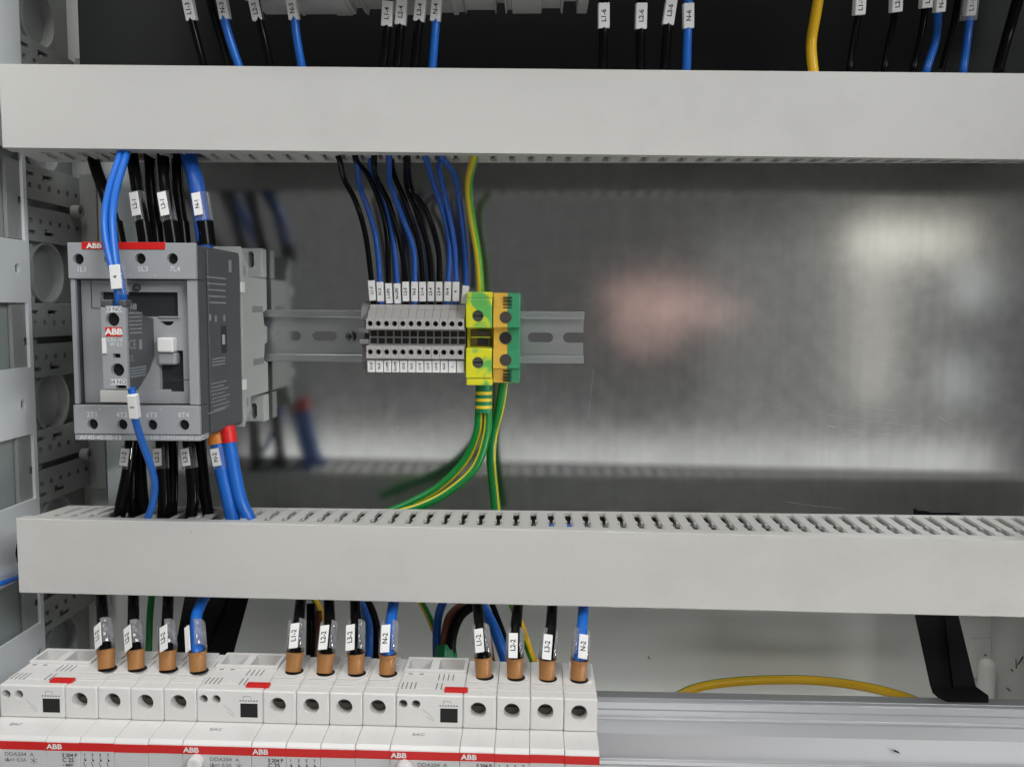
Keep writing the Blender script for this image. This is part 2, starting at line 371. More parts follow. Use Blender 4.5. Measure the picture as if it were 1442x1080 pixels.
# ------------------------------------------------------------------ cable ducts
SLOT = [(-1.85, 0.08), (1.85, 0.08), (1.85, 0.42), (1.0, 0.46), (1.0, 0.51), (2.4, 0.53), (2.4, 0.62), (1.6, 0.66), (1.6, 0.82), (0.6, 0.86), (0.6, 0.95),
        (-0.6, 0.95), (-0.6, 0.86), (-1.6, 0.82), (-1.6, 0.66), (-2.4, 0.62), (-2.4, 0.53), (-1.0, 0.51), (-1.0, 0.46), (-1.85, 0.42)]
def duct(label, x0, x1, yf, yb, zt, zb, tilt, x_slot, pitch, warp, broken=(), lip=1.2):
    t = thing('cable_duct', label, 'cable duct', ((x0 + x1)/2, yb, zb), tilt=tilt)
    D = yb - yf
    # warp: the cover end of the duct hangs a little lower towards the right, as fitted
    zm = (zt + zb)/2
    def xf(p):
        q = Vector(p); f = (yb - q.y)/D; q.z -= warp*(q.x - x_slot)*f; return q
    for side, z0, z1, nm in (('top', zt - 2.0, zt, 'slotted_wall_upper'), ('bottom', zb, zb + 2.0, 'slotted_wall_lower')):
        holes = []; k0 = int((x0 + 8 - x_slot)//pitch) + 1; k1 = int((x1 - 8 - x_slot)//pitch)
        fingers = []
        for k in range(k0, k1 + 1):
            cx = x_slot + k*pitch
            if (side, k) in broken: holes.append([(cx - 5.2, yb - 2.5), (cx - 5.2, yf + 3), (cx + 5.2, yf + 3), (cx + 5.2, yb - 2.5)]); continue
            holes.append([(cx + a, yb - b*D) for a, b in SLOT])
        MB().holed([(x0 + 2, yf + 1), (x0 + 2, yb), (x1 - 2, yb), (x1 - 2, yf + 1)], holes, 'z', z0, z1).build(nm, 'duct_plastic', t, bevel=0.25, seg=1, xf=xf)
        # raised rib beside each slot
        r = MB()
        for k in range(k0, k1 + 1):
            if (side, k) in broken or (side, k - 1) in broken: continue
            cx = x_slot + k*pitch
            zz0, zz1 = (z1, z1 + 0.6) if side == 'top' else (z0 - 0.6, z0)
            r.box(cx + 2.5, cx + 3.2, yf + 0.07*D, yf + 0.97*D, zz0, zz1)
        o = r.build('finger_ribs', 'duct_plastic', t, xf=xf); o['kind'] = 'stuff'
    MB().box(x0 + 2, x1 - 2, yb, yb + 1.6, zb, zt).build('back_wall', 'duct_plastic', t, xf=xf)
    c = MB(); h = lip
    prof = [(yf, zb - h), (yf, zt + h), (yf + 9, zt + h), (yf + 9, zt + 0.25), (yf + 1.6, zt + 0.25), (yf + 1.6, zb - 0.25), (yf + 9, zb - 0.25), (yf + 9, zb - h)]
    c.prism(prof, 'x', x0, x1); c.build('cover', 'duct_plastic', t, bevel=2.2, seg=5, xf=xf)
    return t
# upper
yf, yb = -94.0, -63.0
zt = at(721, 95.5, yf).z - 1.2; zb = at(721, 218.0, yf).z + 1.0
xs = at(747, 225, -79).x
UP = duct('upper grey slotted cable duct crossing above the contactor', at(1, 150, yf).x, 420, yf, yb, zt, zb, 0.0, xs, 11.0, 0.0103,
     lip=0.5, broken=[('bottom', round((at(px, 222, -79).x - xs)/11.0)) for px in (176, 200, 236, 268)])
for x in (-200, 120, 320):
    b = MB().box(x - 10, x + 10, yb + 1.8, -0.2, zb + 20, zt - 2); b.build('standoff', 'bracket_grey', UP, bevel=1)
# lower
yf2, yb2 = -111.0, -60.2
zt2 = at(721, 719.3, yb2).z; zb2 = at(721, 852, yf2).z + 1.2
xs2 = at(776, 736, -85).x
LOW = duct('lower grey slotted cable duct crossing below the contactor', at(25, 790, yf2).x, 420, yf2, yb2, zt2, zb2, 0.0, xs2, 10.5, 0.0105,
     broken=[('top', round((at(px, 735, -85).x - xs2)/10.5)) for px in (168, 192, 234, 268, 300, 326)])
for x in (-190, 120, 320):
    MB().box(x - 10, x + 10, yb2 + 1.8, -0.2, zb2 + 1, zb2 + 14).build('standoff', 'bracket_grey', LOW, bevel=1)

# cables lying inside the ducts, dark behind the slots
def inside(label, Y, Z, r, mat, x0, x1, wob):
    t = thing('duct_cable', label, 'cable', (x0, Y, Z), 'cables lying inside the ducts')
    pts = [Vector((x0 + (x1 - x0)*k/12, Y + random.uniform(-wob, wob), Z + random.uniform(-wob, wob)*0.6 - 0.0130*(x0 + (x1 - x0)*k/12 - xs2)*0.6)) for k in range(13)]
    MB().tube(pts, r, 12, 6).build('insulation', mat, t, smooth=True)
inside('black cable bundle lying at the back inside the lower duct', -74, zt2 - 21, 11, 'wire_black', -300, 400, 1.5)
inside('black cable bundle lying at the front inside the lower duct', -97, zt2 - 20, 11, 'wire_black', -300, 400, 1.5)
inside('black cable bundle lying inside the upper duct', -79, zb + 20, 12, 'wire_black', -295, 400, 1.0)
p0, p1 = at(770, 733, -84), at(832, 741, -99)
t = thing('duct_cable', 'short blue wire showing through three slots of the lower duct', 'cable', p0, 'cables lying inside the ducts')
MB().tube([p0 + Vector((-9, 0, -15)), p0 + Vector((2, 0, -5.4)), p0*0.55 + p1*0.45 + Vector((0, 5, -5.2)), p1 + Vector((-2, 0, -5.4)), p1 + Vector((8, -2, -18))], 3.2, 12, 8).build('insulation', 'wire_blue', t, smooth=True)

# ------------------------------------------------------------------ DIN rail
zr = at(600, 474, -7.5).z
RX0, RX1 = at(290, 474, -7.5).x, at(822.5, 474, -7.5).x
rail = thing('mounting_rail', 'slotted zinc top-hat rail behind the contactor and terminals', 'rail', (RX0, 0, zr - 17.5))
sl = []
xx = at(761, 473, -0.5).x; pitch_r = at(761, 473, -0.5).x - at(457, 473, -0.5).x
pitch_r /= 6.0
for k in range(-7, 1):
    cx = xx + k*pitch_r
    if cx - 9 > RX0: sl.append(stadium(cx, zr - 0.3, 17.5, 6.6))
outer = [(RX0, zr - 13), (RX1, zr - 13), (RX1, zr - 3.6)] + [(at(793, 473, -0.5).x + 3.3 + 3.3*math.cos(a), zr - 0.3 + 3.3*math.sin(a)) for a in [math.radians(270 - i*18) for i in range(11)]] + [(RX1, zr + 3.0), (RX1, zr + 13), (RX0, zr + 13)]
MB().holed(outer, sl, 'y', -1.4, -0.3).build('web', 'rail_steel', rail, bevel=0.2, seg=1)
for sg, nm in ((1, 'flange'), (-1, 'flange')):
    prof = [(-0.3, zr + sg*12.6), (-7.5, zr + sg*12.6), (-7.5, zr + sg*17.5), (-6.4, zr + sg*17.5), (-6.4, zr + sg*13.9), (-0.3, zr + sg*13.9)]
    MB().prism(prof, 'x', RX0, RX1).build(nm, 'rail_steel', rail, bevel=0.35)
p = at(493, 474, -3)
s_ = MB().cyl((p.x, p.z), 'y', 3.6, -1.4, -4.2, 20, 3.0).build('screw_head', 'screw_steel', rail, bevel=0.4)
MB().box(p.x - 2, p.x + 2, -4.4, -4.0, p.z - 0.4, p.z + 0.4).box(p.x - 0.4, p.x + 0.4, -4.41, -4.0, p.z - 2, p.z + 2).build('cross_recess', 'hole_black', s_)

# ------------------------------------------------------------------ contactor
CY = -125.0
CX = lambda px: at(px, 480, CY).x
CZ = lambda py: at(188, py, CY).z
X0, X1 = CX(99.5), CX(278.5); Z1, Z0 = CZ(342), CZ(620.5)
ct = thing('contactor', 'dark grey four-pole contactor with red stripe clipped on the rail at left', 'contactor', ((X0 + X1)/2, CY, Z0))
def CB(name, mat, px0, px1, py0, py1, ya, yb_, parent=None, bevel=0.3):
    return MB().box(CX(px0), CX(px1), ya, yb_, CZ(py1), CZ(py0)).build(name, mat, parent or ct, bevel=bevel)
hs = MB(); zc = [CZ(q) for q in (344, 618)]
hs.box(X0 + 0.3, X1 - 0.3, -113, -55, zc[1], zc[0]); hous = hs.build('housing', 'contactor_slate', ct, bevel=0.8)
MB().box(X0 + 0.15, X1 - 0.15, -121, -112.5, zc[1] + 0.4, CZ(571)).build('housing_shoulder', 'contactor_slate', ct)
MB().box(X0 + 0.15, X1 - 0.15, -121, -112.5, CZ(393), zc[0] - 0.4).build('housing_shoulder', 'contactor_slate', ct)
# side ridge of the housing (seen to the right)
MB().box(X1 - 0.3, X1 + 0.9, -110, -58, zc[1] + 1.5, zc[0] - 2).build('side_cheek', 'contactor_slate', ct, bevel=0.5)
# terminal strips with round openings
tr = [(114.5, 365), (158, 365), (201, 364.5), (246, 364.5)]
br = [(130.5, 597.5), (172, 598), (214, 598.5), (259, 598.5)]
for nm, lst, a, b in (('upper_terminal_strip', tr, 342, 393), ('lower_terminal_strip', br, 571, 611.5)):
    st = MB().holed(rect(X0, X1, CZ(b), CZ(a)), [circ(CX(px) if a == 342 else at(px, 598, CY).x, at(px, py, CY).z, 3.0, 22) for px, py in lst], 'y', CY, -122.2).build(nm, 'contactor_grey', ct, bevel=0.4)
    for i, (px, py) in enumerate(lst):
        q = at(px, py, CY)
        MB().cyl((q.x, q.z), 'y', 3.6, -122.1, -120.5, 20).build('terminal_opening', 'hole_black', st)
        s_ = ('1L1', '3L2', '5L3', '7L4')[i] if a == 342 else ('2T1', '4T2', '6T3', '8T4')[i]
        text(s_, (q.x, CY - 0.06, q.z + (-5.6 if a == 342 else 5.4)), 2.9, 'print_pale', st, bold=0.04)
    for px in ((128, 184, 218) if a == 342 else (141, 170, 226)):
        q = at(px, 388 if a == 342 else 576, CY)
        text('>-' if px < 200 else '-<', (q.x, CY - 0.06, q.z), 1.6, 'print_pale', st)
st = MB().box(X0, X1, CY + 0.6, -112, Z0, CZ(612.3)).build('type_ledge', 'contactor_grey', ct, bevel=0.4)
q = at(141, 616.3, CY); text('AF40-40-00-13', (q.x, CY + 0.5, q.z), 2.6, 'print_pale', st, bold=0.05, sx=1.1)
q = at(249, 616.3, CY); text('100-250V50/60HZ-DC', (q.x, CY + 0.5, q.z), 2.3, 'print_pale', st, bold=0.04, sx=1.05)
rs = CB('red_stripe', 'red_print', 120, 236.5, 341.2, 351.5, CY - 0.35, -121, bevel=0.2)
q = at(133, 346.6, CY); text('ABB', (q.x, CY - 0.42, q.z), 2.7, 'paper_white', rs, bold=0.16, sx=1.25)
# side rails and middle panel with pockets
MB().box(X0 + 0.2, CX(107) - 0.3, -121.4, -113.1, CZ(570), CZ(394)).build('side_wall', 'contactor_slate', ct)
MB().box(CX(264) + 0.3, X1 - 0.2, -121.4, -113.1, CZ(570), CZ(394)).build('side_wall', 'contactor_slate', ct)
MB().box(X0 + 0.4, CX(107), CY + 1.0, -121.5, CZ(570), CZ(394)).build('side_rail', 'contactor_grey', ct, bevel=0.4)
MB().box(CX(264), X1 - 0.4, CY + 1.0, -121.5, CZ(570), CZ(394)).build('side_rail', 'contactor_grey', ct, bevel=0.4)
def PR(px0, px1, py0, py1): return rect(CX(px0), CX(px1), CZ(py1), CZ(py0))
curved = [(CX(220), CZ(452.5)), (CX(239), CZ(452.5)), (CX(237), CZ(456)), (CX(233), CZ(458.5)), (CX(226), CZ(458.5)), (CX(222), CZ(456))]
pan = MB().holed(PR(107.5, 263.5, 394, 570), [PR(135, 245, 411, 446), PR(140, 150.5, 516, 546.5), curved, PR(216, 250.5, 494, 553)], 'y', -118.5, -115).build('front_panel', 'contactor_grey', ct, bevel=0.35)
MB().box(CX(107.6), CX(263.4), -114.9, -113.1, CZ(569), CZ(395)).build('pocket_back', 'contactor_dark', ct)
CB('panel_groove', 'contactor_dark', 231, 262, 535, 536, -118.62, -118, pan, 0)
CB('panel_groove', 'contactor_dark', 261.5, 262.5, 535, 569, -118.62, -118, pan, 0)
CB('panel_groove', 'contactor_dark', 231, 232, 552, 569, -118.62, -118, pan, 0)
CB('panel_groove', 'contactor_dark', 122, 123, 395, 435, -118.62, -118, pan, 0)
CB('panel_groove', 'contactor_dark', 122, 136, 434, 435, -118.62, -118, pan, 0)
lab = CB('label_plate', 'paper_white', 131, 181, 551.5, 568.5, -119.6, -117.5)
CB('label_holder', 'contactor_grey', 129.5, 232, 549.5, 570, -118.9, -117.6)
act = CB('actuator', 'clip_white', 219, 242, 475.5, 496, -123.5, -116, bevel=0.8)
CB('actuator_catch', 'contactor_grey', 217, 243, 496.5, 514, -121.5, -114.9, bevel=1.2)
CB('panel_shelf', 'contactor_grey', 217, 247, 445.5, 447.5, -119.6, -115)
q = at(193.5, 405, -119); MB().cyl((q.x, q.z), 'y', 2.0, -121, -118.4, 16).build('pin', 'contactor_dark', ct, bevel=0.4)
q = at(193.5, 405, -121); MB().cyl((q.x, q.z), 'y', 1.2, -121.1, -120.9, 12).build('pin_face', 'contactor_slate', ct)
# tan base behind, with rail notch, mounting lugs
BX0, BX1 = X0 - 0.5, X1 + 1.0
bz = lambda py, px=350: at(px, py, -30).z
prof = [(-54.8, bz(351)), (-43, bz(377)), (-42.8, bz(391)), (-5, bz(391)), (-5, bz(436)), (-8.2, bz(437)), (-14, bz(440)), (-11, bz(459)), (-5.5, bz(460)), (-5.5, bz(484)), (-11, bz(486)),
        (-14, bz(509)), (-8.2, bz(512)), (-5, bz(513)), (-5, bz(556)), (-42.8, bz(556)), (-43, bz(566)), (-54.8, bz(594))]
base = MB().prism(prof, 'x', BX0, BX1).build('base', 'base_tan', ct, bevel=0.3)
for (a, b, hq) in ((350, 391.5, 366), (555.5, 593, 578)):
    for xa, xb in ((BX0, BX0 + 16), (BX1 - 16, BX1)):
        cx = (xa + xb)/2 + 0.4
        out = rect(xa, xb, at(355, b, -12).z, at(355, a, -12).z)
        MB().holed(out, [stadium(cx, at(355, hq, -12).z, 4.4, 11)], 'y', -14, -4).build('mounting_lug', 'base_tan', ct, bevel=0.8)
for a, b, x0, x1 in ((377, 390, -51, -48), (431, 440, -36, -14), (505, 514, -36, -14), (556, 568, -50, -47)):
    MB().box(BX1 - 0.5, BX1 + 0.06, x0, x1, bz(b), bz(a)).build('base_recess', 'bracket_grey', base)
for q in (406, 537):
    MB().box(BX1 - 0.6, BX1 + 0.8, -57, -51.5, bz(q + 7), bz(q - 7)).build('latch_tab', 'clip_white', base, bevel=0.3)
# side print, latch window
SX = X1 + 0.97; BS = (Vector((0, 1, 0)), Vector((0, 0, 1)))
def side_lines(rows, mat, x=SX, parent=None, nm='small_print'):
    mb = MB()
    for (y0, y1, z, h) in rows:
        y = y0
        while y < y1:
            w_ = random.uniform(0.7, 2.6); mb.box(x - 0.05, x + 0.03, y, min(y + w_, y1), z - h/2, z + h/2); y += w_ + random.uniform(0.35, 0.7)
    o = mb.build(nm, mat, parent or hous); o['kind'] = 'stuff'; return o
def sz(px, py):
    # point of the right-hand side plane seen at this pixel
    d = ray(px, py); t = (SX - CAM.x)/d.x; return CAM + d*t
rows = []
for k in range(5):
    a, b = sz(291 + k, 390 + k*9), sz(318, 393 + k*9); rows.append((a.y, b.y, a.z, 0.9))
for k in range(9):
    a, b = sz(300 - (k > 7)*6 + random.uniform(-3, 3), 541 + k*5.2), sz(322 + random.uniform(-8, 2), 533 + k*5.2); rows.append((a.y, b.y, a.z, 0.7))
for k in range(3):
    a, b = sz(299, 506 + k*4.4), sz(317, 502 + k*4.4); rows.append((a.y, b.y, a.z, 0.8))
side_lines(rows, 'print_dim')
for px, py in ((296, 447), (304, 449), (316, 448)):
    a = sz(px, py); MB().box(SX - 0.05, SX + 0.03, a.y - 1.5, a.y + 1.5, a.z - 1.8, a.z + 1.8).build('approval_mark', 'print_dim', hous)
a = sz(324, 375); MB().box(SX - 0.05, SX + 0.03, a.y - 2.4, a.y + 2.4, a.z - 3.6, a.z + 3.6).build('approval_mark', 'print_dim', hous)
a = sz(315, 478); lw_ = MB().box(SX - 0.05, SX + 0.05, a.y - 4, a.y + 5, a.z - 8, a.z + 8).build('latch_window', 'contactor_dark', hous)
MB().box(SX, SX + 0.7, a.y - 2.6, a.y + 0.6, a.z - 2.9, a.z + 2.9).build('latch', 'base_tan', lw_, bevel=0.2)

# ------------------------------------------------------------------ auxiliary contact block
AY = -151.0
ax = lambda px: at(px, 485, AY).x
az = lambda py: at(162, py, AY).z
A0, A1 = ax(143), ax(178.5)
ab = thing('auxiliary_contact_block', 'narrow grey auxiliary contact block clipped to the contactor front', 'contact block', ((A0 + A1)/2, -118.6, az(549)))
zt_, zb_ = az(424), az(549)
prof = [(AY + 3, zt_ - 1), (-128, zt_ - 8), (-118.7, zt_ - 9), (-118.7, zb_ + 16), (-126, zb_ + 8), (-140, zb_ - 1), (AY + 3, zb_)]
MB().prism(prof, 'x', A0 + 0.5, A1).build('body', 'contactor_slate', ab, bevel=0.4)
hz = [(158.5, 450, 3.6), (165.5, 521, 3.5)]
fp = MB().holed(rect(A0, A1 - 0.2, az(548), az(433)), [circ(at(px, py, AY).x, at(px, py, AY).z, r, 20) for px, py, r in hz] + [rect(ax(158.5), ax(169), az(504), az(498)), rect(ax(161), ax(176), az(547), az(541))], 'y', AY, AY + 2.9).build('front_plate', 'contactor_grey', ab, bevel=0.35)
for px, py, r in hz:
    q = at(px, py, AY); MB().cyl((q.x, q.z), 'y', r + 0.5, AY + 2.95, AY + 4.5, 20).build('terminal_opening', 'hole_black', fp)
MB().box(ax(157), ax(177), AY + 2.95, AY + 3.3, az(506), az(496)).build('inspection_slot', 'hole_black', fp)
MB().box(ax(160), ax(177), AY + 2.95, AY + 3.3, az(548), az(540)).build('wire_entry', 'hole_black', fp)
MB().box(A0, ax(159), AY, AY + 8, az(433) + 0.02, az(422)).build('guide_lug', 'contactor_slate', ab, bevel=0.9)
MB().box(ax(168), A1, AY, AY + 8, az(433) + 0.02, az(422)).build('guide_lug', 'contactor_slate', ab, bevel=0.9)
q = at(160.5, 467.5, AY); pl = MB().box(ax(149), ax(172.5), AY - 0.15, AY + 0.1, az(474), az(461)).build('logo_plate', 'red_print', fp, bevel=0.1)
text('ABB', (q.x, AY - 0.22, q.z), 3.2, 'paper_white', pl, bold=0.2, sx=1.15)
for px, py, s_, h in ((160, 435.5, '53 NO', 2.3), (166, 538, '54 NO', 2.3), (162, 478.5, 'CE5-10', 2.0), (163.5, 485, 'W 0.1', 2.0)):
    q = at(px, py, AY)
    if 'NO' in s_: MB().box(q.x - 4.2, q.x + 4.4, AY - 0.08, AY + 0.1, q.z - 1.6, q.z + 1.6).build('marking_field', 'print_pale', fp)
    text(s_, (q.x, AY - (0.16 if 'NO' in s_ else 0.06), q.z), h, 'print_grey' if 'NO' in s_ else 'print_pale', fp, bold=0.05)
q = at(147, 487, AY); MB().box(q.x - 1.0, q.x + 1.2, AY - 0.8, AY + 0.1, q.z - 4, q.z + 4).build('position_flag', 'clip_white', fp, bevel=0.2)
def az_side(px, py):
    d = ray(px, py); return CAM + d*((A1 + 0.02 - CAM.x)/d.x)
rows = []
for k in range(6):
    a, b = az_side(181 + 0.4*k, 441 + k*5.6), az_side(200, 441 + k*5.6); rows.append((a.y, b.y, a.z, 0.9))
for k in range(4):
    a, b = az_side(184, 519 + k*4), az_side(206, 516.5 + k*4); rows.append((a.y, b.y, a.z, 0.8))
side_lines(rows, 'print_dim', A1 + 0.02, fp)
a = az_side(188, 432); text('ABB', (A1 + 0.06, a.y, a.z), 3.0, 'print_dim', fp, basis=BS, bold=0.12)
a = az_side(184, 486); text('CE', (A1 + 0.06, a.y + 2, a.z), 5.0, 'print_dim', fp, basis=BS, bold=0.05)
a = az_side(198, 485); MB().box(A1 - 0.02, A1 + 0.05, a.y - 1.6, a.y + 1.6, a.z - 2.6, a.z + 2.6).build('approval_mark', 'print_dim', fp)
a = az_side(184, 505); text('UL', (A1 + 0.06, a.y + 1, a.z), 3.6, 'print_dim', fp, basis=BS)

# ------------------------------------------------------------------ terminal strip
TY = -47.0
PT = 5.2
tz = lambda py: at(590, py, TY).z
tx0 = at(520.9, 456, TY).x - PT/2
names_top = ['L1-3', 'N-3', 'L-UPS', 'N-UPS', 'L2-5', 'N-5', 'L1-4', 'L2-4', 'L3-4', 'N-4', '4', '-']
for i in range(12):
    xa, xb = tx0 + i*PT + 0.06, tx0 + (i + 1)*PT - 0.06; xc = (xa + xb)/2
    t = thing('terminal_block', 'grey rail terminal marked %s, %s in the row counted from the contactor' % (names_top[i] if i < 11 else 'with a dash',
        ('first', 'second', 'third', 'fourth', 'fifth', 'sixth', 'seventh', 'eighth', 'ninth', 'tenth', 'eleventh', 'twelfth')[i]), 'terminal block', (xc, -7.5, zr), 'grey terminals in a row on the rail')
    z = tz
    prof = [(-7.7, z(430)), (-33, z(429)), (-34, z(436)), (-37, z(436.6)), (-38, z(439)), (-42.5, z(448.5)), (-42.5, z(464)), (-36, z(465.5)), (-36, z(486)), (-42.5, z(487.5)), (-42.5, z(506)), (-38, z(524)), (-20, z(529)), (-7.7, z(524))]
    MB().prism(prof, 'x', xa, xb).build('body', 'terminal_grey', t, bevel=0.15, seg=1)
    for a, b, hq in ((449, 464, 456), (487.5, 505.5, 496)):
        hz_ = z(hq) + 0.0
        pf = MB().holed(rect(xa, xb, z(b), z(a)), [circ(xc, hz_, 1.72, 18)], 'y', TY, -42.6).build('screw_face', 'terminal_grey', t, bevel=0.15, seg=1)
        MB().cyl((xc, hz_), 'y', 2.1, -42.55, -42.5 - 0.2, 16).build('screw_opening', 'hole_black', pf)
    MB().box(xa + 0.8, xb - 0.1, -36.4, -35.9, z(475), z(466.5)).build('jumper_slot', 'hole_black', t)
    MB().box(xa + 0.8, xb - 0.1, -36.4, -35.9, z(485), z(477)).build('jumper_slot', 'hole_black', t)
    mk = MB()
    za, zb__ = z(508), z(525)
    mk.add([(xa + 0.2, -42.6, za), (xb - 0.2, -42.6, za), (xb - 0.2, -42.0, zb__), (xa + 0.2, -42.0, zb__), (xa + 0.2, -44.2, za), (xb - 0.2, -44.2, za), (xb - 0.2, -43.6, zb__), (xa + 0.2, -43.6, zb__)],
           [(0, 1, 2, 3), (4, 5, 6, 7), (0, 1, 5, 4), (1, 2, 6, 5), (2, 3, 7, 6), (3, 0, 4, 7)])
    mk = mk.build('marker_tag', 'paper_white', t, bevel=0.15)
    upv = Vector((0, -0.6, za - zb__)).normalized()
    s_ = (names_top[:10] + ['1', '-'])[i]
    text(s_, (xc, -43.97, (za + zb__)/2), 1.75 if len(s_) < 5 else 1.6, 'print_black', mk, basis=(upv, Vector((-1, 0, 0))), bold=0.06)
# left end bracket
eb = thing('end_bracket', 'dark grey end bracket clamped at the left end of the terminals', 'end bracket', (tx0 - 4, -7.5, zr))
e0, e1 = tx0 - 6.2, tx0 - 0.1
MB().prism([(-7.7, tz(424)), (-24, tz(424)), (-30, tz(432)), (-33, tz(447)), (-33, tz(452)), (-20, tz(453)), (-20, tz(462)), (-38, tz(463)), (-38, tz(470)), (-22, tz(471)), (-22, tz(478)), (-38, tz(479)), (-38, tz(486)), (-30, tz(488)), (-30, tz(512)), (-24, tz(530)), (-7.7, tz(530))], 'x', e0, e1).build('clamp_body', 'bracket_grey', eb, bevel=0.4)
MB().box(e0 - 1.6, e0, -30, -10, tz(466), tz(463)).box(e0 - 1.6, e0, -30, -10, tz(486), tz(483)).build('clamp_rib', 'bracket_grey', eb, bevel=0.3)
MB().box(e0 - 0.5, e1 + 6, -22, -12, tz(531), tz(516)).build('foot', 'bracket_grey', eb, bevel=0.5)

# ------------------------------------------------------------------ protective earth terminals
pe = thing('earth_terminal', 'marbled yellow and green earth terminal next to the grey terminals', 'terminal block', (at(674, 476, -45).x, -7.5, zr))
PY = -50.0; pz = lambda py: at(674, py, PY).z; pxx = lambda px: at(px, 476, PY).x
P0, P1 = pxx(655.5), pxx(692.5)
MB().prism([(-7.7, pz(412)), (-40, pz(411)), (-42, pz(419)), (-43.2, pz(419.5)), (-44, pz(462)), (-36, pz(464)), (-36, pz(489)), (-44, pz(491)), (-43.2, pz(534)), (-42, pz(535)), (-40, pz(543)), (-7.7, pz(542))], 'x', P0, P1).build('body', 'pe_marbled', pe, bevel=0.5)
for a, b, hq in ((420, 462, 445), (491, 533, 511)):
    q = at(672.5, hq, PY)
    pf = MB().holed(rect(P0, P1, pz(b), pz(a)), [circ(q.x, q.z, 3.6, 24)], 'y', PY + 2, -44.1).build('screw_face', 'pe_marbled', pe, bevel=0.7)
    sc_ = MB().cyl((q.x, q.z), 'y', 3.5, -45.6, -44.2, 20).build('clamp_screw', 'screw_steel', pf)
    MB().box(q.x - 3, q.x + 3, -45.7, -45.5, q.z - 0.5, q.z + 0.5).build('screw_slot', 'hole_black', sc_)
wn = MB().box(pxx(661), pxx(690.5), -37.5, -35.9, pz(489), pz(465)).build('window', 'window_brown', pe, bevel=0.3)
MB().box(pxx(671), pxx(686), -38, -37.4, pz(487), pz(478)).build('test_slot', 'hole_black', wn)
MB().box(pxx(661), pxx(690), -38.6, -37.4, pz(476.5), pz(475)).build('window_bar', 'pe_marbled', wn)
MB().box(pxx(671), pxx(685), -38, -37.4, pz(472), pz(467)).build('spring', 'screw_dark', wn)
MB().box(P0 + 0.5, P1 + 0.4, -48, -8, pz(420), pz(411)).build('end_cap', 'pe_marbled', pe, bevel=0.6)
MB().box(P0 + 0.5, P1 + 0.4, -48, -8, pz(543), pz(534)).build('end_cap', 'pe_marbled', pe, bevel=0.6)

pe2 = thing('earth_terminal', 'half orange, half green earth terminal at the right end of the strip', 'terminal block', (at(713, 476, -45).x, -7.5, zr))
Q0, Q1, QM = at(694, 476, PY).x, at(731.5, 476, PY).x, at(714, 476, PY).x
for xa, xb, mt, nm in ((Q0, QM, 'pe_orange', 'orange_half'), (QM, Q1, 'pe_green', 'green_half')):
    MB().prism([(-7.7, pz(413)), (-42, pz(412)), (-44, pz(434)), (-46.4, pz(434.5)), (-46.4, pz(461)), (-42, pz(462)), (-42, pz(491)), (-46.4, pz(492)), (-46.4, pz(519)), (-44, pz(520)), (-42, pz(540)), (-7.7, pz(539))], 'x', xa, xb).build(nm, mt, pe2, bevel=0.25)
for hq, r, yy in ((447, 3.5, -46.4), (476, 3.8, -42), (507, 3.5, -46.4)):
    q = at(712, hq, yy); o = MB().holed(circ(q.x, q.z, r + 0.3, 24), [circ(q.x, q.z, r - 0.25, 24)], 'y', yy - 0.25, yy - 0.02).build('screw_rim', 'screw_dark', pe2)
    MB().cyl((q.x, q.z), 'y', r - 0.2, yy - 0.18, yy - 0.04, 22).build('clamp_screw', 'screw_dark' if hq != 476 else 'hole_black', o)
vs_ = MB()
for k in range(4):
    for z0_ in (pz(418.5 + 5*k), pz(523 + 4.6*k)):
        yy = -43.0 if z0_ > zr else -43.0
        a = at(708, 476, PY).x; b = at(720, 476, PY).x
        vs_.box(a, b, -44.8, -41.5, z0_ - 0.35, z0_ + 0.35)
vs_.build('vent_slots', 'hole_black', pe2)

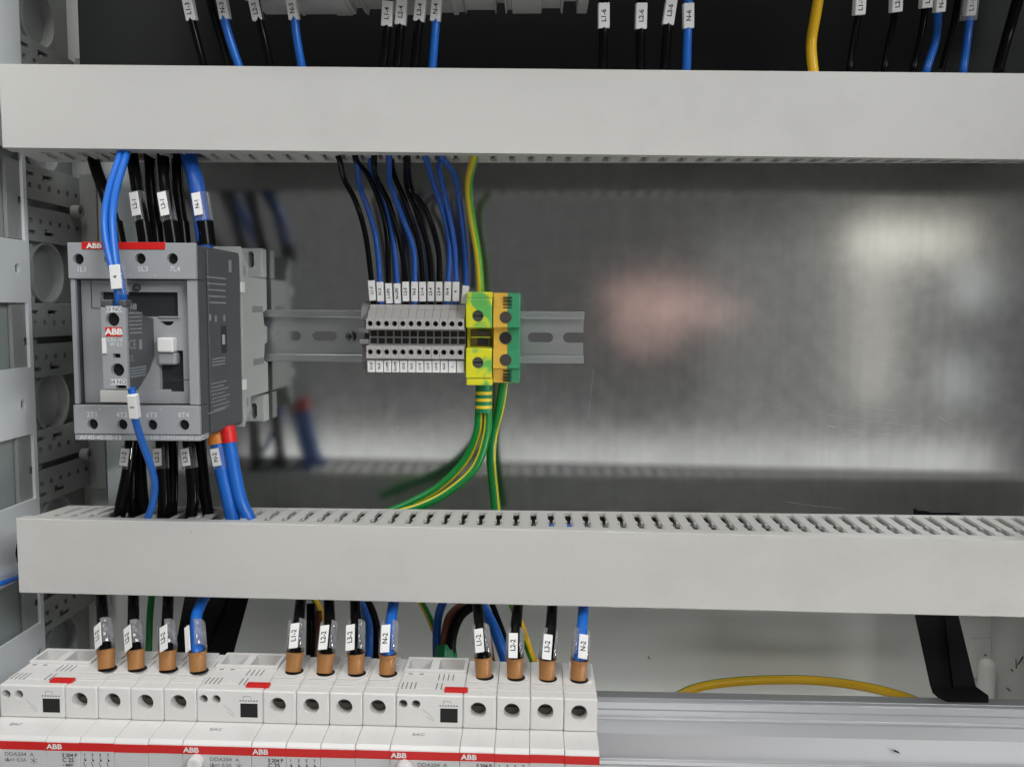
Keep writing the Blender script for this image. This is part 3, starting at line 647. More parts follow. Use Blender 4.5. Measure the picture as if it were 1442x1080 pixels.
# ------------------------------------------------------------------ breakers
BY, BN, BB = -156.0, -175.0, -110.0
BT = 0.008
zroof = at(466, 975, BY).z; zled = at(466, 1021, BY).z; zbot = zroof - 80
xB = at(90, 995, BY).x; PW = 17.64
xpiv = xB + 141
def drop(x): return -(x - xpiv)*BT
def half_seam(par, x, rows):
    mb = MB()
    for r in rows: mb.box(x - 0.05, x + 0.05, *r)
    return mb.build('seam', 'breaker_face', par)
def nose_prof(yb_):
    return [(BB, zroof), (yb_, zroof), (yb_, zled), (BY - 1.5, zled), (BN + 2, zled - 0.8), (BN, zled - 2.6), (BN, zbot), (BB, zbot)]
ENTRY = [(150, 940), (192, 941), (236, 942), (279, 944), (413, 944), (457, 946), (501, 947), (545, 948), (681, 952), (725, 953), (770, 955), (814, 956)]
def breaker(ix, x0, which):
    t = thing('circuit_breaker', which, 'circuit breaker', (x0 + 2*PW, BB, zbot), 'white breakers in the bottom row', tilt=0)
    t.location.z += drop(x0 + 2*PW)*S; t.rotation_euler[1] = BT
    for k in range(4):
        xa, xb = x0 + k*PW + 0.07, x0 + (k + 1)*PW - 0.07; xc = (xa + xb)/2
        po = MB().prism(nose_prof(-148), 'x', xa, xb).build('pole_housing', 'breaker_white', t, bevel=0.45)
        po.location = (0, random.uniform(-0.12, 0.12)*S, random.uniform(-0.12, 0.12)*S)
        hz_ = zroof - 7.6
        sf = MB().holed(rect(xa, xb, zled + 0.1, zroof), [circ(xc - 0.8, hz_, 4.3, 28)], 'y', BY, -148.05).build('terminal_face', 'breaker_white', po, bevel=0.9, seg=3)
        MB().cyl((xc - 0.8, hz_), 'y', 4.25, -150, -148.1, 24).build('terminal_screw', 'screw_dark', po)
        MB().box(xc - 3.6, xc + 2.4, -150.25, -149.9, hz_ - 0.5, hz_ + 0.5).build('screw_slot', 'hole_black', po)
        half_seam(po, xc, [(BY - 0.03, BY, zled + 1, zroof - 14), (BY, -149, zroof, zroof + 0.03)])
        MB().prism([(BY - 1.5, zled + 0.03), (BN + 2, zled - 0.77), (BN + 2, zled - 1.0), (BY - 1.5, zled - 0.3)], 'x', xc - 0.05, xc + 0.05).build('seam', 'breaker_face', po)
        # roof plates and entry
        MB().prism([(xa + 0.4, -121), (xb - 1.2, -121), (xb - 1.2, -135), (xb - 5.6, -140.2), (xa + 0.4, -140.2)], 'z', zroof + 0.03, zroof + 1.0).build('entry_cover', 'breaker_white', po, bevel=0.3)
        MB().box(xa + 1.2, xb - 0.4, -147, -141.6, zroof + 0.03, zroof + 0.5).build('roof_step', 'breaker_white', po, bevel=0.25)
        MB().box(xa + 4, xb - 4, -120.6, -111, zroof + 0.03, zroof + 1.4).build('roof_step', 'breaker_white', po, bevel=0.3)
        epx = ENTRY[ix*4 + k]; ez = zroof + 1.05; ep = at_z(epx[0], epx[1] + 0.5, ez + drop(at(epx[0], epx[1], -130).x))
        MB().cyl((ep.x, ep.y), 'z', 5.0, ez, ez + 0.1, 22).build('entry_hole', 'hole_black', po)
        MB().box(xa - 0.06, xb + 0.06, BN - 0.25, BN + 0.6, zled - 7.3, zled - 3.0).build('red_stripe', 'red_print', po, bevel=0.1)
        MB().box(xa + 0.3, xb - 0.3, BN - 0.12, BN + 0.2, zbot + 1, zled - 7.8).build('nose_face', 'breaker_face', po)
    k0 = t.children[0]
    text('ABB', (x0 + 4.8, BN - 0.32, zled - 5.2), 2.7, 'paper_white', k0, bold=0.12, sx=1.2)
    for j, (s_, h) in enumerate((('S 204 P', 1.9), ('C 25', 2.3), ('~ 400V', 1.4))):
        text(s_, (x0 + 8.6, BN - 0.17, zled - 9.6 - j*2.6), h, 'print_black', k0, bold=0.07, align='LEFT')
    k1 = t.children[1]; mb = MB()
    yb0, yb1 = BN - 0.18, BN - 0.1
    mb_x = x0 + 11.8; mb.box(mb_x, mb_x + 5, yb0, yb1, zled - 18.2, zled - 17.9).box(mb_x, mb_x + 5, yb0, yb1, zled - 16.4, zled - 16.1).box(mb_x, mb_x + 0.25, yb0, yb1, zled - 18.2, zled - 16.1).box(mb_x + 4.8, mb_x + 5, yb0, yb1, zled - 18.2, zled - 16.1)
    for j in range(4):
        xx_ = x0 + PW + 2.6 + j*4.0
        text('1357'[j], (xx_, BN - 0.17, zled - 9.2), 1.5, 'print_black', k1, bold=0.05)
        mb.box(xx_ - 0.15, xx_ + 0.15, yb0, yb1, zled - 12.6, zled - 10.6).box(xx_ - 0.1, xx_ + 0.7, yb0, yb1, zled - 12.6, zled - 11.6)
        mb.add([(xx_ - 0.9, yb1, zled - 13), (xx_ - 0.6, yb1, zled - 13), (xx_ + 0.3, yb1, zled - 15.4), (xx_, yb1, zled - 15.4), (xx_ - 0.9, yb0, zled - 13), (xx_ - 0.6, yb0, zled - 13), (xx_ + 0.3, yb0, zled - 15.4), (xx_, yb0, zled - 15.4)],
               [(0, 1, 2, 3), (4, 5, 6, 7), (0, 1, 5, 4), (1, 2, 6, 5), (2, 3, 7, 6), (3, 0, 4, 7)])
        mb.box(xx_ - 0.15, xx_ + 0.15, yb0, yb1, zled - 18.4, zled - 15.4)
        text('2468'[j], (xx_ - 0.9, BN - 0.17, zled - 17.6), 1.4, 'print_black', k1)
    mb.build('wiring_diagram', 'print_black', k1)
    return t
def residual(x0, which):
    t = thing('residual_current_block', which, 'residual current block', (x0 + 17.5, BB, zbot), 'residual current blocks between the breakers')
    t.location.z += drop(x0 + 17.5)*S; t.rotation_euler[1] = BT
    xa, xb = x0 + 0.07, x0 + 2*PW - 0.07
    bo = MB().prism([(-128.6, zroof), (-148, zroof), (-148, zled), (BY - 1.5, zled), (BN + 2, zled - 0.8), (BN, zled - 2.6), (BN, zbot), (BB, zbot), (BB, zroof - 12), (-128.6, zroof - 12)], 'x', xa, xb).build('housing', 'breaker_white', t, bevel=0.45)
    # open pockets at the rear of the roof
    MB().holed([(xa, BB), (xb, BB), (xb, -128.55), (xa, -128.55)], [[(xa + 2, BB - 3), (xa + 14.5, BB - 3), (xa + 14.5, -126.5), (xa + 2, -126.5)], [(xa + 19, BB - 3), (xb - 2, BB - 3), (xb - 2, -126.5), (xa + 19, -126.5)]], 'z', zroof - 12, zroof + 1.5).build('rear_pockets', 'breaker_white', t, bevel=0.4)
    sf = MB().holed(rect(xa, xb, zled + 0.1, zroof), [circ(x0 + 3.8, zroof - 5.2, 2.35, 20), circ(x0 + 10.6, zroof - 5.2, 2.35, 20)], 'y', BY, -148.05).build('terminal_face', 'breaker_white', t, bevel=0.9, seg=3)
    for xx_ in (3.8, 10.6): MB().cyl((x0 + xx_, zroof - 5.2), 'y', 2.3, -150.6, -148.1, 16).build('test_screw', 'screw_dark', sf)
    MB().box(x0 + 23.4, x0 + 32.6, BY - 0.12, BY + 0.2, zroof - 14.6, zroof - 7.0).build('indicator_window', 'hole_black', sf, bevel=0.1)
    mb = MB(); z_ = zroof
    for k in range(7): mb.box(x0 + 23 + k*1.45, x0 + 23.9 + k*1.45, BY - 0.03, BY + 0.1, z_ - 5.9, z_ - 5.2)
    mb.box(x0 + 25, x0 + 29, BY - 0.03, BY + 0.1, z_ - 3.2, z_ - 3.0).box(x0 + 25, x0 + 25.2, BY - 0.03, BY + 0.1, z_ - 4.6, z_ - 3.0).box(x0 + 28.8, x0 + 29, BY - 0.03, BY + 0.1, z_ - 4.6, z_ - 3.0)
    for k in range(12):
        mb.box(x0 + 14.2 + k*0.5, x0 + 14.7 + k*0.5, BY - 0.03, BY + 0.1, z_ - 8.2 - k*0.42, z_ - 8.0 - k*0.42); 
        if k > 4: mb.box(x0 + 14.0 + k*0.5, x0 + 14.5 + k*0.5, BY - 0.03, BY + 0.1, z_ - 10.2 - k*0.36, z_ - 10.0 - k*0.36)
    mb.build('print', 'print_grey', sf)
    vb = MB()
    for k in range(4): vb.box(x0 + 1.6 + k*2.3, x0 + 2.2 + k*2.3, -149, -141, zroof - 0.2, zroof + 0.05).box(x0 + 20 + k*2.6, x0 + 20.6 + k*2.6, -137.5, -129.5, zroof - 0.2, zroof + 0.05)
    for k in range(2): vb.box(x0 + 20 + k*2.6, x0 + 20.6 + k*2.6, -149, -141, zroof - 0.2, zroof + 0.05).box(x0 + 3 + k*6, x0 + 5.4 + k*6, -130.8, -129.5, zroof - 0.2, zroof + 0.05)
    vb.build('vent_slots', 'print_grey', bo)
    MB().box(x0 + 13, x0 + 15.4, -146, -143, zroof, zroof + 0.3).build('roof_pad', 'clip_white', bo, bevel=0.1)
    MB().box(x0 + 25, x0 + 37.4, -152.5, -148, zroof - 0.6, zroof + 1.5).build('red_clip', 'red_print', t, bevel=0.6)
    MB().box(xa - 0.06, xb + 0.06, BN - 0.25, BN + 0.6, zled - 7.3, zled - 3.0).build('red_stripe', 'red_print', bo, bevel=0.1)
    text('ABB', (x0 + 4.6, BN - 0.32, zled - 5.2), 2.7, 'paper_white', bo, bold=0.12, sx=1.2)
    MB().box(xa + 0.3, xb - 0.3, BN - 0.12, BN + 0.2, zbot + 1, zled - 7.8).build('nose_face', 'breaker_face', bo)
    tb = MB().cyl((x0 + 7.6, zled - 10.8), 'y', 3.7, BN - 5, BN - 0.1, 24, 4.1).build('test_button', 'clip_white', t, bevel=0.8)
    text('T', (x0 + 7.6, BN - 5.06, zled - 10.8), 2.6, 'print_pale', tb)
    text('DDA204  A', (x0 + 14, BN - 0.17, zled - 9.8), 2.0, 'print_grey', bo, align='LEFT', bold=0.05, sx=1.15)
    text('I\u0394n= 0,3A', (x0 + 14, BN - 0.17, zled - 12.8), 2.0, 'print_grey', bo, align='LEFT', bold=0.04)
    mb = MB()
    for a in range(3):
        c_, s2 = math.cos(a*math.pi/3 + 0.5), math.sin(a*math.pi/3 + 0.5); cx_, cz_ = x0 + 29, zled - 13
        mb.prism([(cx_ - 1.9*c_ - 0.15*s2, cz_ - 1.9*s2 + 0.15*c_), (cx_ - 1.9*c_ + 0.15*s2, cz_ - 1.9*s2 - 0.15*c_), (cx_ + 1.9*c_ + 0.15*s2, cz_ + 1.9*s2 - 0.15*c_), (cx_ + 1.9*c_ - 0.15*s2, cz_ + 1.9*s2 + 0.15*c_)], 'y', BN - 0.17 - 0.01*a, BN - 0.1)
    mb.build('snowflake_mark', 'print_grey', bo)
    up_l = Vector((0, BY - BN, 1.2)).normalized()
    text('EAC', (x0 + 13, BN + 12, zled - 0.05), 2.6, 'print_dim', bo, basis=(Vector((1, 0, 0)), Vector((0, 1, 0))))
    return t
for k, wh in enumerate(('leftmost', 'middle', 'rightmost')):
    breaker(k, xB + k*6*PW, 'white four-pole circuit breaker with red stripe, %s in the bottom row' % wh)
    residual(xB - 2*PW + k*6*PW, 'white residual current block with black window and test button, %s in the bottom row' % wh)

# ------------------------------------------------------------------ wires
def P3(l): return [at(*p) for p in l]
def oriented(P0, P1):
    a = (P0 - P1).normalized(); n = Vector((0, -1, 0)); n = (n - n.dot(a)*a).normalized(); r = a.cross(n)
    return a, n, r
def tag_plate(par, P0, P1, w_, th, off, s_, size, mat='paper_white', name='marker_sleeve', shift=0.0, bold=0.07):
    a, n, r = oriented(P0, P1); c = (P0 + P1)/2; h = (P0 - P1).length
    m4 = Matrix((r, n, a)).transposed().to_4x4(); m4.translation = c + n*off + r*shift
    o = MB().box(-w_/2, w_/2, -th/2, th/2, -h/2, h/2).build(name, mat, par, bevel=min(0.5, th*0.3), xf=m4)
    if s_: text(s_, c + n*(off + th/2 + 0.06) + r*shift, size, 'print_black', o, basis=(a, -r), bold=bold)
    return o
def wire(name, label, group, pts, r, mat, sector=None, twist=0.0, sub=8, into=False):
    P = P3(pts)
    if into: P.append(P[-1] + Vector((0, 0, -12)))
    t = thing(name, label, 'wire' if 'wire' in name else 'cable', P[-1], group)
    MB().tube(P, r, 14, sub, sector=sector, twist=twist).build('insulation', mat, t, smooth=True)
    return t, P

# thin wires into the terminal strip
TW = [
 ('L1-3', 'black', [(476, 219, -62), (479, 228, -56), (485, 253, -42), (502, 287, -34), (515, 333, -31), (523, 395, -30), (526, 432, -29)]),
 ('N-3', 'blue', [(499, 219, -64), (503, 232, -57), (507, 263, -44), (520, 300, -36), (530, 340, -32), (535, 395, -30), (537, 432, -29)]),
 ('L-UPS', 'black', [(500, 219, -66), (504, 230, -58), (520, 250, -46), (535, 287, -38), (545, 333, -33), (547, 395, -30), (549, 432, -29)]),
 ('N-UPS', 'blue', [(521, 222, -56), (526, 248, -44), (540, 277, -37), (553, 333, -32), (559, 395, -30), (560.5, 432, -29)]),
 ('L2-5', 'black', [(527, 219, -66), (527, 232, -58), (530, 250, -48), (550, 293, -38), (565, 350, -32), (571, 395, -30), (572, 432, -29)]),
 ('N-5', 'blue', [(548, 219, -66), (548, 230, -60), (550, 260, -48), (568, 310, -37), (582, 350, -32), (584, 395, -30), (584, 432, -29)]),
 ('L1-4', 'black', [(551, 221, -56), (556, 249, -44), (573, 290, -36), (590, 347, -31), (595, 395, -30), (595.5, 432, -29)]),
 ('L2-4', 'black', [(571, 219, -62), (572, 230, -56), (573, 263, -43), (587, 300, -36), (603, 350, -31), (607, 395, -30), (607, 432, -29)]),
 ('L3-4', 'black', [(574, 221, -67), (575, 232, -62), (581, 267, -49), (603, 303, -38), (617, 350, -32), (618.5, 395, -30), (618.5, 432, -29)]),
 ('N-4', 'blue', [(598, 219, -66), (602, 230, -60), (610, 257, -48), (627, 310, -37), (633, 350, -32), (631, 395, -30), (630, 432, -29)]),
 ('4', 'blue', [(622, 220, -64), (619, 240, -55), (628, 283, -42), (639, 340, -34), (642, 395, -30), (642, 432, -29)]),
 ('-', 'blue', [(621, 219, -68), (626, 226, -64), (640, 247, -52), (647, 283, -42), (655, 350, -33), (656.5, 399, -31), (653, 434, -30)]),
]
for i, (s_, c, pts) in enumerate(TW):
    pts = [(a_, b_, d_ - (17 if b_ < 236 else 8 if b_ < 262 else 3 if b_ < 300 else 0)) for a_, b_, d_ in pts]; pts = [(pts[0][0], pts[0][1] - 16, pts[0][2])] + pts
    nm = 'thin %s wire %s entering the grey terminals' % (c, ('marked ' + s_) if s_ != '-' else 'marked with a dash')
    t, P = wire('thin_wire', nm, 'thin wires into the terminal strip', pts, 1.75, 'wire_black' if c == 'black' else 'wire_navy')
    y0, y1 = (399, 427) if 'UPS' in s_ else (396, 424)
    if s_ == '-': y0, y1 = 402, 428
    sp = spline(P, 24)
    def nearest(py):
        # sample of the wire at this picture height
        best = min(sp, key=lambda p: abs((at_py(p)) - py)); return best
    def at_py(p):
        d = RW.transposed() @ (p - CAM); return H_PX/2 - F_PX*d.y/(-d.z)
    A, B = nearest(y0), nearest(y1)
    tag_plate(t, A, B, 4.3, 4.2, 0.0, s_, 2.05 if len(s_) < 5 else 1.9)
    C = nearest(430); MB().tube([B, C], 1.5, 10, 2).build('ferrule', 'bracket_grey', t, smooth=True)
t, P = wire('earth_wire', 'yellow and green wire dropping from the upper duct to the earth terminal', None,
     [(671, 200, -84), (669, 218, -83), (667, 226, -77), (660, 257, -58), (663, 300, -44), (673, 360, -38), (677, 412, -34), (677, 425, -33)], 2.5, ['wire_lime', 'wire_yellow'], sector=[(-0.07, 0.44)])

# green earth wires below
YG = ['wire_green', 'wire_yellow']
t, P = wire('earth_cable', 'thick green earth cable, left of the pair curving to the lower duct', 'green earth cables below the earth terminals',
     [(676, 541, -36), (675, 575, -36), (672, 610, -37), (655, 648, -38), (620, 684, -40), (578, 708, -43), (545, 722, -45), (500, 742, -46)], 2.9, YG, sector=[(0.82, 0.90)])
t, P = wire('earth_cable', 'thick green earth cable, right of the pair curving to the lower duct', 'green earth cables below the earth terminals',
     [(687, 541, -36), (687, 575, -37), (685, 612, -40), (669, 658, -44), (632, 692, -48), (594, 712, -51), (556, 724, -52), (520, 740, -52)], 2.9, YG, sector=[(0.09, 0.17)])
a, b = at(681, 541, -37), at(681, 581, -38)
sl_ = MB().tube([a, b], 5.3, 16, 4, flat=0.8).build('double_ferrule', 'boot_green', t, smooth=True)
for py in (553.5, 563, 573):
    yy = -37 - (py - 541)/40; a, b = at(681, py - 2.2, yy), at(681, py + 2.2, yy - 0.1); MB().tube([a, b], 5.55, 16, 2, flat=0.84).build('ferrule_band', 'wire_yellow', sl_, smooth=True)
t, P = wire('earth_cable', 'thick green earth cable running straight down from the orange and green terminal', 'green earth cables below the earth terminals',
     [(709, 536, -32), (703, 575, -30), (694, 612, -27), (692, 650, -27), (697, 700, -30), (702, 745, -34)], 3.4, YG, sector=[(0.12, 0.22), (0.76, 0.86)], twist=0.5)

# blue control wires at the contactor
for k, (pts, s_) in enumerate((
   ([(173, 200, -84), (168, 222, -92), (155, 262, -112), (148, 300, -128), (149, 336, -138), (158, 378, -147), (166, 412, -149), (167, 432, -147)], 'left'),
   ([(181, 200, -84), (177, 222, -92), (165, 262, -112), (159, 300, -128), (160, 336, -138), (165, 378, -147), (173, 412, -148), (173, 432, -146)], 'right'))):
    t, P = wire('control_wire', 'bright blue control wire in front of the contactor top, %s of the pair' % s_, 'blue control wires into the auxiliary block', pts, 2.0, 'wire_blue')
    if k == 0:
        tag_plate(t, at(161, 373, -151), at(164.5, 407, -152), 5.6, 1.0, 0.0, '4', 2.0)
    else:
        MB().tube([at(167, 374, -147.5), at(172.5, 416, -148.5)], 2.9, 14, 3, caps=False).build('clear_sleeve', 'clear_sleeve', t, smooth=True)
t, P = wire('control_wire', 'bright blue control wire hanging from the auxiliary block below', None,
    [(185, 545, -147), (188, 565, -146), (191, 592, -142), (200, 622, -132), (212, 655, -124), (218, 683, -114), (214, 712, -106), (206, 734, -101), (200, 752, -98)], 2.0, 'wire_blue')
tag_plate(t, at(187, 555, -148.5), at(191, 588, -145.5), 5.0, 4.0, 0.3, '5', 2.0)

# heavy cables above and below the contactor
def heavy(label, group, pts, r, mat, tagspec=None, ferr=None, extra=None):
    if group == gD:
        f_ = -84 if (tagspec or ferr) else -76
        pts = [(a_, b_, f_ - 1.2*k_) for k_, (a_, b_, d_) in enumerate(pts)]
        if tagspec: tagspec = (tagspec[0], (*tagspec[1][:2], -85), (*tagspec[2][:2], -86), tagspec[3])
        if ferr: ferr = ((*ferr[0][:2], -84), (*ferr[1][:2], -85), ferr[2], ferr[3])
    t, P = wire('heavy_cable', label, group, pts, r, mat, into=True)
    if tagspec:
        s_, pa, pb, w_ = tagspec
        A, B = at(*pa), at(*pb)
        a, n, rr = oriented(A, B)
        MB().tube([A - n*0.0, B], r + 0.9, 16, 3, caps=False).build('clear_sleeve', 'clear_sleeve', t, smooth=True)
        tag_plate(t, A.lerp(B, 0.05), A.lerp(B, 0.85), w_, 0.6, r + 1.3, s_, 2.6, name='marker_strip')
    if ferr:
        A, B, fm, fr_ = ferr
        MB().tube([at(*A), at(*B)], fr_, 18, 3).build('ferrule', fm, t, smooth=True)
    return t
gU = 'heavy cables into the contactor top'; gD = 'heavy cables under the contactor'
heavy('heavy black cable marked L2-1 entering the contactor top', gU, [(184, 206, -74), (187, 228, -76), (194, 270, -82), (203, 325, -86), (206, 352, -86)], 3.5, 'wire_black', ('L2-1', (193, 272, -82), (199, 313, -85), 5.2), ((201, 313, -85), (206, 346, -86), 'wire_black', 4.2))
heavy('heavy black cable marked L3-1 entering the contactor top', gU, [(228, 206, -74), (230, 228, -76), (234, 270, -82), (242, 325, -86), (245, 352, -86)], 3.5, 'wire_black', ('L3-1', (232, 272, -82), (239, 313, -85), 5.2), ((240, 313, -85), (245, 346, -86), 'wire_black', 4.2))
heavy('heavy dark blue cable marked N-1 entering the contactor top', gU, [(264, 206, -74), (267, 226, -76), (277, 262, -82), (286, 325, -86), (289, 352, -86)], 4.6, 'wire_navy', ('N-1', (281, 274, -82), (287, 313, -85), 5.2), ((287, 313, -85), (291, 346, -86), 'wire_black', 5.4))
heavy('heavy black cable entering the contactor top behind the blue control wires', gU, [(128, 212, -66), (136, 240, -70), (150, 280, -78), (164, 325, -84), (168, 352, -86)], 3.5, 'wire_black', None, ((162, 313, -84), (168, 346, -86), 'wire_black', 4.2))
for k, px in enumerate((212, 250)):
    heavy('plain heavy black cable entering the contactor top right of the one marked %s' % ('L2-1', 'L3-1')[k], gU, [(px - 4, 206, -66), (px - 1, 228, -68), (px + 1, 270, -72), (px + 8, 325, -76), (px + 11, 352, -78)], 3.2, 'wire_black', None, ((px + 7, 313, -76), (px + 10, 346, -78), 'wire_black', 3.8))
heavy('heavy black cable marked L1-2 under the contactor, leaning left into the duct', gD, [(186, 600, -80), (184, 628, -74), (180, 665, -66), (172, 705, -54), (166, 740, -42)], 3.6, 'wire_black', ('L1-2', (182, 629, -74), (178, 659, -68), 5.0))
heavy('plain black cable under the contactor between markers L1-2 and L2-2', gD, [(196, 600, -74), (197, 640, -64), (200, 690, -50), (206, 745, -36)], 3.4, 'wire_black')
heavy('plain black cable under the contactor, hidden just behind the one marked L1-2', gD, [(188, 600, -66), (187, 640, -56), (186, 690, -44), (188, 745, -30)], 3.3, 'wire_black')
heavy('heavy black cable marked L2-2 under the contactor', gD, [(228, 600, -80), (228, 628, -74), (229, 665, -66), (231, 705, -54), (229, 742, -42)], 3.6, 'wire_black', ('L2-2', (226, 629, -74), (227, 659, -68), 5.0))
heavy('plain black cable under the contactor right beside the one marked L2-2', gD, [(243, 600, -74), (243, 640, -64), (243, 690, -50), (241, 745, -36)], 3.3, 'wire_black')
heavy('heavy black cable marked L3-2 under the contactor', gD, [(264, 600, -80), (266, 628, -74), (270, 665, -66), (272, 705, -54), (266, 742, -42)], 3.6, 'wire_black', ('L3-2', (264, 629, -74), (268, 659, -68), 5.0))
heavy('plain black cable under the contactor right beside the one marked L3-2', gD, [(281, 600, -74), (283, 640, -64), (288, 690, -50), (296, 745, -34)], 3.5, 'wire_black')
heavy('heavy blue cable marked N-2 with orange ferrule under the contactor', gD, [(302, 600, -80), (307, 628, -76), (313, 665, -68), (322, 705, -56), (330, 745, -42)], 4.3, 'wire_blue', ('N-2', (306, 629, -76), (312, 659, -70), 5.2), ((301, 600, -80), (306, 625, -77), 'ferrule_orange', 5.2))
heavy('heavy blue cable with red ferrule under the contactor', gD, [(320, 600, -78), (324, 628, -74), (330, 665, -64), (339, 705, -50), (352, 735, -38)], 4.0, 'wire_blue', None, ((320, 600, -78), (323.5, 623, -75), 'ferrule_red', 4.6))

# cables into the breaker tops: tan ferrule, clear carrier, white marker strip
MC = [
 ('L1-2', 'black', [(143, 835, -84), (144, 860, -96), (146, 890, -106), (149, 918, -112), (150, 940, -113)], (133, 878), (157, 914), -1),
 ('L2-2', 'black', [(188, 838, -84), (188, 862, -96), (188, 890, -106), (191, 920, -112), (192, 941, -113)], (175, 881), (199, 918), -1),
 ('L3-2', 'black', [(237, 840, -84), (236, 864, -96), (235, 890, -106), (236, 920, -112), (236, 942, -113)], (226, 880), (247, 919), -1),
 ('', 'blue', [(290, 835, -84), (284, 848, -92), (277, 866, -100), (276, 890, -106), (278, 920, -112), (279, 944, -113)], (266, 880), (286, 920), -2),
 ('L1-2', 'black', [(424, 838, -84), (422, 862, -96), (419, 890, -106), (415, 920, -112), (413, 944, -113)], (411, 876), (430, 916), -1),
 ('L2-2', 'black', [(463, 840, -84), (464, 864, -96), (464, 890, -106), (459, 922, -112), (457, 946, -113)], (453, 879), (472, 918), -1),
 ('L3-2', 'black', [(500, 840, -84), (501, 864, -96), (502, 890, -106), (501, 922, -112), (501, 947, -113)], (489, 878), (509, 919), -1),
 ('N-2', 'blue', [(555, 842, -84), (552, 864, -96), (549, 890, -106), (546, 922, -112), (545, 948, -113)], (539, 878), (557, 922), -1),
 ('L1-2', 'black', [(672, 842, -84), (674, 866, -96), (677, 890, -106), (680, 924, -112), (681, 952, -113)], (669, 884), (686, 922), -1),
 ('L2-2', 'black', [(730, 844, -84), (728, 866, -96), (726, 892, -106), (725, 926, -112), (725, 953, -113)], (718, 890), (735, 930), -1),
 ('L3-2', 'black', [(778, 844, -84), (777, 866, -96), (775, 892, -106), (771, 926, -112), (770, 955, -113)], (767, 892), (784, 932), -1),
 ('N-2', 'blue', [(822, 844, -84), (821, 866, -96), (819, 892, -106), (816, 928, -112), (814, 956, -113)], (810, 892), (828, 932), 1),
]
wh = ('leftmost', 'middle', 'rightmost')
for i, (s_, c, pts, pa, pb, side) in enumerate(MC):
    lab = 'thick %s cable with tan ferrule %s on the %s breaker' % (c, ('marked ' + s_) if s_ else 'without a readable marker', wh[i//4])
    dep = [-88, -104, -119, -127, -130] if len(pts) == 5 else [-86, -96, -108, -119, -127, -130]
    pts = [(a_, b_, d_) for (a_, b_, _), d_ in zip(pts, dep)]
    e_ = at_z(pts[-1][0], pts[-1][1], zroof + drop(at(pts[-1][0], pts[-1][1], -130).x) + 1.1); pts[-1] = (pts[-1][0], pts[-1][1], e_.y); pts[-2] = (*pts[-2][:2], e_.y + 2)
    t, P = wire('breaker_cable', lab, 'cables into the breaker tops', [(pts[0][0], pts[0][1] - 30, -84)] + pts, 3.2, 'wire_black' if c == 'black' else 'wire_blue')
    e = P[-1]; b_ = P[-2]
    top = e + (b_ - e).normalized()*10.2
    a, n, r = oriented(top, e)
    k_ = random.uniform(-0.12, 0.12)
    MB().tube([top, e], lambda u: (5.05 if u < 0.1 else 4.8 if u < 0.2 else 4.62 + k_*math.sin(7*u)) - 0.3*u, 22, 10).build('ferrule', 'ferrule_tan', t, smooth=True)
    MB().tube([top + a*0.15, top + a*0.02], 4.1, 22, 1).build('ferrule_mouth', 'hole_black', t)
    # clear carrier: open channel round the cable
    q0 = at(pts[-3][0] + (pa[0] + pb[0])/2*0 , pa[1], pts[-3][2] + 2); q1 = top + a*0.6
    ch = MB(); a2, n2, r2 = oriented(q0, q1); n_ = 18; pr = []
    R0, R1 = 4.4, 5.2
    for j in range(n_):
        an = math.radians(120 + 300*j/(n_ - 1)); pr.append((R1*math.cos(an), R1*math.sin(an)))
    vs0 = []; fs0 = []
    for (cc, hh) in ((q0, 0), (q1, 1)):
        for (u_, v_) in pr: vs0.append(cc + r2*u_ - n2*v_*-1)
    fs0 = [(j, j + 1, j + 1 + n_, j + n_) for j in range(n_ - 1)]
    ch.add(vs0, fs0); o = ch.build('clear_carrier', 'clear_sleeve', t, smooth=True)
    sm = o.modifiers.new('thickness', 'SOLIDIFY'); sm.thickness = 0.35*S
    A = at(pa[0] + 5, pa[1] + 2, P[-3].y - 7.4); B = at((pa[0] + 5) + (pts[-2][0] - pts[-3][0])*0.7, pb[1] - 3, P[-2].y - 6.4)
    if side == 1: A = at(pb[0] - 6, pa[1] + 2, P[-3].y - 7.4); B = at(pb[0] - 8, pb[1] - 4, P[-2].y - 6.4)
    if side == -2:
        A = at(pa[0] - 3, pa[1] + 2, P[-3].y - 2); B = at(pa[0] - 1, pb[1] - 3, P[-2].y - 2)
        tag_plate(t, A, B, 3.4, 0.6, 0, '', 2.5, name='marker_strip')
    else:
        tag_plate(t, A, B, 5.0, 0.6, 0.6, s_, 2.9, name='marker_strip', bold=0.08)

